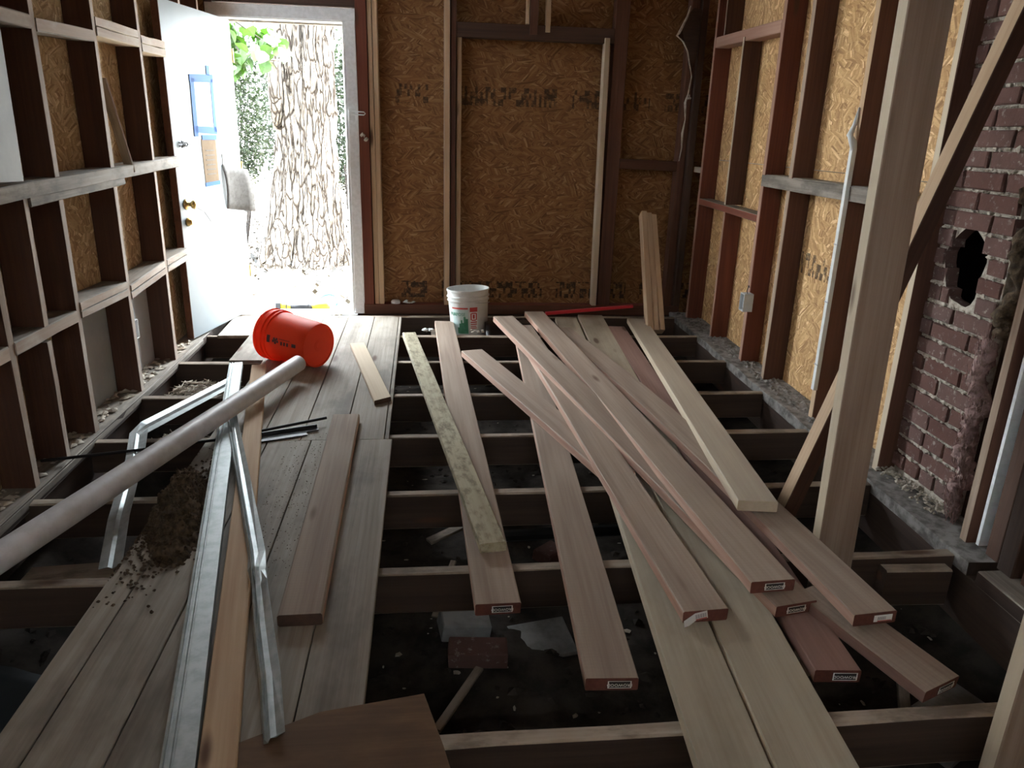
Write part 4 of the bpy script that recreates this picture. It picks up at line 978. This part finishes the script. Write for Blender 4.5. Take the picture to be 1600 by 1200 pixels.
F = [(j * 10 + i, j * 10 + i + 1, j * 10 + i + 11, j * 10 + i + 10) for j in range(14) for i in range(9)]
o = mesh_obj('plastic_sheet', V, F, 'sheet_blue', smooth_=True); o.modifiers.new('thickness', 'SOLIDIFY').thickness = .003
tag(o, 'dark bluish plastic sheet covering the soil left of the floorboards', 'plastic sheet')
tag(beam('sunken_board', (-1.42, 2.42, -.17), (-1.0, 2.42, -.15), .20, .02, 'joist_top', None, up=(.1, 0, 1)), 'grey board sunk between the joists under the pipe', 'board')

# clutter by the back wall
V = []; F = []
for i in range(15):
    for j in range(9):
        u, v = i / 14, j / 8; x = .42 + u * .52; y = 5.12 + v * .32
        V.append((x, y, .022 + .045 * abs(noise.noise(Vector((x * 9, y * 9, 2)))) + .02 * math.sin(v * 3.1) - (.12 * (1 - v) ** 3 if u < .45 else .0)))
for i in range(14):
    for j in range(8): a = i * 9 + j; F.append((a, a + 9, a + 10, a + 1))
o = mesh_obj('plastic_bag', V, F, 'black_plastic', smooth_=True); o.modifiers.new('thickness', 'SOLIDIFY').thickness = .003
tag(o, 'crumpled black plastic bag on the joists beside the white pail', 'bag')
for (x, y, z_, s_, mt, lab) in ((.36, 5.16, .012, .03, 'debris_pale', 'pale crumpled scraps on the joist before the white pail'), (.02, 5.2, .012, .03, 'white_plastic', 'small white plastic scraps on the joist beside the brown plank'),
                                (-.14, 5.84, .078, .028, 'white_plastic', 'crumpled white wrapper on the back sill plate'), (-.66, 5.60, .03, .02, 'debris_pale', 'torn cream paper scrap by the door threshold'), (.60, 5.13, .01, .022, 'debris_pale', 'pale splinters on the joist under the black bag')):
    mb = MB()
    for k in range(9): blob(mb, (x + R_.uniform(-1.6, 1.6) * s_, y + R_.uniform(-.4, .4) * s_, z_ + R_.uniform(0, .6) * s_), s_ * R_.uniform(.3, .7), 1.3, 1, .5)
    tag(mb.obj('paper_scrap', mt), lab, 'scrap')
mb = MB(); mb.lathe([(0, 0), (.036, 0), (.036, .018), (.028, .026), (0, .027)], 20); tag(mb.obj('jar_lid', 'white_plastic', None, Matrix.Translation((-.245, 5.88, .064)), True), 'small white jar lid on the back sill plate', 'lid')

# ================================================================== OUTDOORS
def og(x, y): return -.17 + .03 * noise.noise(Vector((x * .9, y * .9, 5))) + .012 * noise.noise(Vector((x * 4, y * 4, 5))) if y > 6.5 or x < -2 or x > 2.8 or y < -2 else -.17
o = height_grid('ground_yard', -14, 14, 6.0, 26, 120, 100, og, 'soil_out'); tag(o, kind='structure')
mb = MB()
for lo, hi in (((-14, -12, -.2), (-1.68, 6.0, -.17)), ((2.5, -12, -.2), (14, 6.0, -.17)), ((-1.68, -12, -.2), (2.5, -1.72, -.17))): mb.box(lo, hi)
tag(mb.obj('ground_side_yard', 'soil_out'), kind='structure')
tag(beam('door_step', (-1.5, 6.18, -.05), (-.4, 6.18, -.05), .36, .12, 'concrete', None), kind='structure'); bpy.data.objects['door_step'].name = 'floor_step'
# trunk
V = []; F = []; NA, NZ = 150, 190
def trunk_c(z_): return Vector((-1.44 + .11 * (z_ / 2.4) + .03 * math.sin(z_ * 1.1), 9.15, 0))
for j in range(NZ + 1):
    z_ = -.25 + j * (5.2 / NZ); c = trunk_c(z_); base_r = .33 - .012 * z_ + .26 * math.exp(-max(z_ + .2, 0) * 2.4)
    for i in range(NA):
        a = 2 * math.pi * i / NA; fl = 1 + .16 * math.exp(-max(z_ + .2, 0) * 2.2) * math.sin(5 * a + .7)
        p = Vector((math.cos(a) * 5.2, math.sin(a) * 5.2, z_ * 1.1)); w1_ = noise.noise(p + Vector((0, 0, 3)))
        rid = abs(noise.noise(Vector((math.cos(a) * 7 + w1_ * .5, math.sin(a) * 7, z_ * 1.5)))); rid2 = abs(noise.noise(Vector((math.cos(a) * 15, math.sin(a) * 15 + w1_, z_ * 4.2))))
        r = base_r * fl * (1 - .10 + .17 * min(rid * 2, 1) + .05 * min(rid2 * 2, 1))
        V.append((c.x + r * math.cos(a), c.y + r * math.sin(a), z_))
for j in range(NZ):
    for i in range(NA): F.append((j * NA + i, j * NA + (i + 1) % NA, (j + 1) * NA + (i + 1) % NA, (j + 1) * NA + i))
tree = tag(empty('tree', (-1.44, 9.15, -.2)), 'huge old tree with deeply furrowed bark outside the doorway', 'tree')
mesh_obj('trunk', V, F, 'bark', tree, smooth_=True)
mb = MB(); mb.tube([(-1.62, 8.95, 1.35), (-1.60, 8.83, 1.65), (-1.58, 8.76, 2.02)], .07, 14, radii=[.05, .075, .068]); st = mb.obj('branch_stub', 'bark', tree, None, True)
mb = MB(); mb.lathe([(0, .0), (.06, 0), (.058, .008), (0, .01)], 16); mb.obj('cut_face', 'cut_wood', st, Matrix.Translation((-1.58, 8.76, 2.02)))
# leaf maker
def leaf_fan(mb, p, d, n_, L, W, mi=0, fold=.25):
    d = d.normalized(); s_ = d.cross(n_).normalized(); u = s_.cross(d)
    P = [(0, 0), (.25, .42), (.55, .5), (.8, .28), (1, 0), (.8, -.28), (.55, -.5), (.25, -.42)]
    mb.add([p + d * (a * L) + s_ * (b * W) + u * (abs(b) * W * fold - (a * a) * L * .18) for a, b in P] + [p + d * L * .5 - u * .02 * L], [(k, (k + 1) % 8, 8) for k in range(8)], mi)
def heart_leaf(rng, L):
    mb = MB(); leaf_fan(mb, Vector((0, 0, 0)), Vector((1, 0, -.5)), Vector((0, 0, 1)), L, L * .9); return mb
rng = random.Random(5)
br = tag(empty('leafy_branch', (-1.9, 7.8, 2.2)), 'drooping branch with big bright green leaves outside the doorway', 'branch')
mb = MB(); mb.tube([(-2.6, 7.9, 2.75), (-2.1, 7.85, 2.5), (-1.75, 7.8, 2.28), (-1.5, 7.8, 2.12)], .012, 6, radii=[.016, .012, .009, .004]); mb.tube([(-1.9, 7.82, 2.38), (-1.78, 7.75, 2.2), (-1.70, 7.72, 2.0)], .007, 6); mb.obj('twig', 'twig', br)
lm = []
for k in range(3):
    m_ = heart_leaf(rng, .125 + .02 * k); me = bpy.data.meshes.new('leaf'); me.from_pydata([tuple(v) for v in m_.v], [], m_.f); me.materials.append(MATS['leaf_bright']); lm.append(me)
for k in range(150):
    t = rng.random(); x = -2.15 + t * .78 + rng.gauss(0, .05); z_ = 2.42 - t * .24 - abs(rng.gauss(0, .15)); y = 7.8 + rng.gauss(0, .13)
    if k > 120: x = -1.78 + rng.gauss(0, .07); z_ = 1.98 + rng.gauss(0, .07)
    mw = Matrix.Translation((x, y, z_)) @ Euler((rng.uniform(-.6, .9), rng.uniform(-.2, .9), rng.uniform(-3.1, 3.1))).to_matrix().to_4x4()
    link(bpy.data.objects.new('leaf', lm[k % 3]), br, mw)
# shrubs behind
def shrub(cx, cy, rx, ry, h, n_, label, seed, mat='leaf_hedge', L=.05, stems=9):
    rg = random.Random(seed); root = tag(empty('shrub', (cx, cy, -.18)), label, 'shrub', 'shrubs behind the big tree')
    mb = MB()
    for k in range(n_):
        a = rg.uniform(0, 6.283); e = math.acos(rg.uniform(-.75, 1)); q = rg.uniform(.55, 1) ** .6
        nz = .5 + .5 * math.cos(e)
        p = Vector((cx + rx * q * math.sin(e) * math.cos(a), cy + ry * q * math.sin(e) * math.sin(a), -.1 + h * (.12 + .88 * nz * (.6 + .4 * q))))
        p += Vector((rg.gauss(0, .06), rg.gauss(0, .06), rg.gauss(0, .06)))
        d = Vector((rg.gauss(0, 1), rg.gauss(0, 1), rg.gauss(-.2, .7))).normalized(); n1 = Vector((rg.gauss(0, .6), rg.gauss(0, .6), 1)).normalized()
        s_ = d.cross(n1).normalized(); l = L * rg.uniform(.6, 1.4)
        mb.add([p, p + d * l * .5 + s_ * l * .28, p + d * l, p + d * l * .5 - s_ * l * .28], [(0, 1, 2, 3)])
    tag(mb.obj('foliage', mat, root), kind='stuff')
    mb = MB()
    for k in range(stems):
        a = rg.uniform(0, 6.283); x0 = cx + .25 * rx * math.cos(a); y0 = cy + .25 * ry * math.sin(a)
        mb.tube([(x0, y0, -.2), (x0 + .3 * rx * math.cos(a), y0 + .3 * ry * math.sin(a), h * .45), (x0 + .6 * rx * math.cos(a) * rg.uniform(.3, 1), y0 + .5 * ry * math.sin(a), h * .9)], .012, 5, radii=[.016, .011, .004])
    mb.obj('stems', 'twig', root)
shrub(-2.85, 10.5, .78, .5, 2.8, 17000, 'pale green shrub left of the big trunk', 1, L=.05)
shrub(-.55, 10.6, .78, .5, 2.8, 17000, 'pale green shrub right of the big trunk', 2, L=.05)
shrub(-1.65, 11.9, .8, .5, 3.0, 4500, 'green shrub standing right behind the trunk', 4, L=.07)
shrub(-3.3, 12.9, 1.0, .5, 3.3, 9000, 'taller green shrub behind the pale left shrub', 11, L=.07)
shrub(-.1, 12.9, 1.0, .5, 3.3, 9000, 'taller green shrub behind the pale right shrub', 12, L=.07)
shrub(-2.35, 9.75, .35, .3, .75, 900, 'low twiggy bush at the left foot of the trunk', 8, 'leaf_dry', .035, 26)
shrub(-.80, 9.62, .3, .25, 1.05, 900, 'low twiggy bush at the right foot of the trunk', 9, 'leaf_dry', .035, 26)
mb = MB(); rg = random.Random(3)
for k in range(1500):
    x = rg.uniform(-2.8, -.2); y = 6.6 + 4.2 * rg.random() ** .7; p = Vector((x, y, og(x, y) + .028)); b = rg.uniform(0, 6.28); d = Vector((math.cos(b), math.sin(b), rg.uniform(.0, .9))); s_ = d.cross(Vector((0, 0, 1))).normalized(); l = rg.uniform(.035, .10)
    mb.add([p, p + d * l * .5 + s_ * l * .3, p + d * l, p + d * l * .5 - s_ * l * .3], [(0, 1, 2, 3)])
tag(mb.obj('leaf_litter', 'leaf_dry'), 'dry leaf litter scattered on the pale yard ground', 'leaf litter', kind='stuff')
# tool lying on the step
tm = Matrix.Translation((-.98, 6.07, -.012)); tl = tag(empty('garden_tool', mw=tm), 'yellow and black power tool lying across the door step', 'power tool')
mb = MB(); mb.tube([(-.11, 0, 0), (.06, .01, 0)], .022, 12); mb.obj('grip', 'black_metal', tl, tm, True)
mb = MB(); mb.tube([(.05, .01, .002), (.10, .01, .004), (.17, .012, .006), (.20, .012, .004)], .03, 12, radii=[.02, .028, .034, .024]); mb.obj('motor_head', 'tool_yellow', tl, tm, True)
mb = MB(); mb.tube([(-.19, 0, .003), (-.155, 0, .003), (-.11, 0, 0)], .026, 12, radii=[.026, .028, .022]); mb.obj('rear_handle', 'tool_yellow', tl, tm, True)
mb = MB(); mb.box((-.225, -.028, -.028), (-.185, .028, .034)); mb.obj('battery', 'black_metal', tl, tm)
mb = MB(); mb.tube([(-.145, 0, .002), (-.135, 0, .002)], .0295, 12); mb.tube([(.03, .01, .001), (.04, .01, .001)], .026, 12); mb.obj('trim_ring', 'black_metal', tl, tm, True)
mb = MB(); mb.tube([Vector((-.80 + .075 * math.cos(a), 6.16 + .05 * math.sin(a), -.03 + .045 + .045 * math.sin(a))) for a in [k * .33 for k in range(-2, 12)]], .009, 8)
tag(mb.obj('garden_hose', 'hose_teal', None, None, True), 'teal hose loop standing beside the power tool on the step', 'hose')
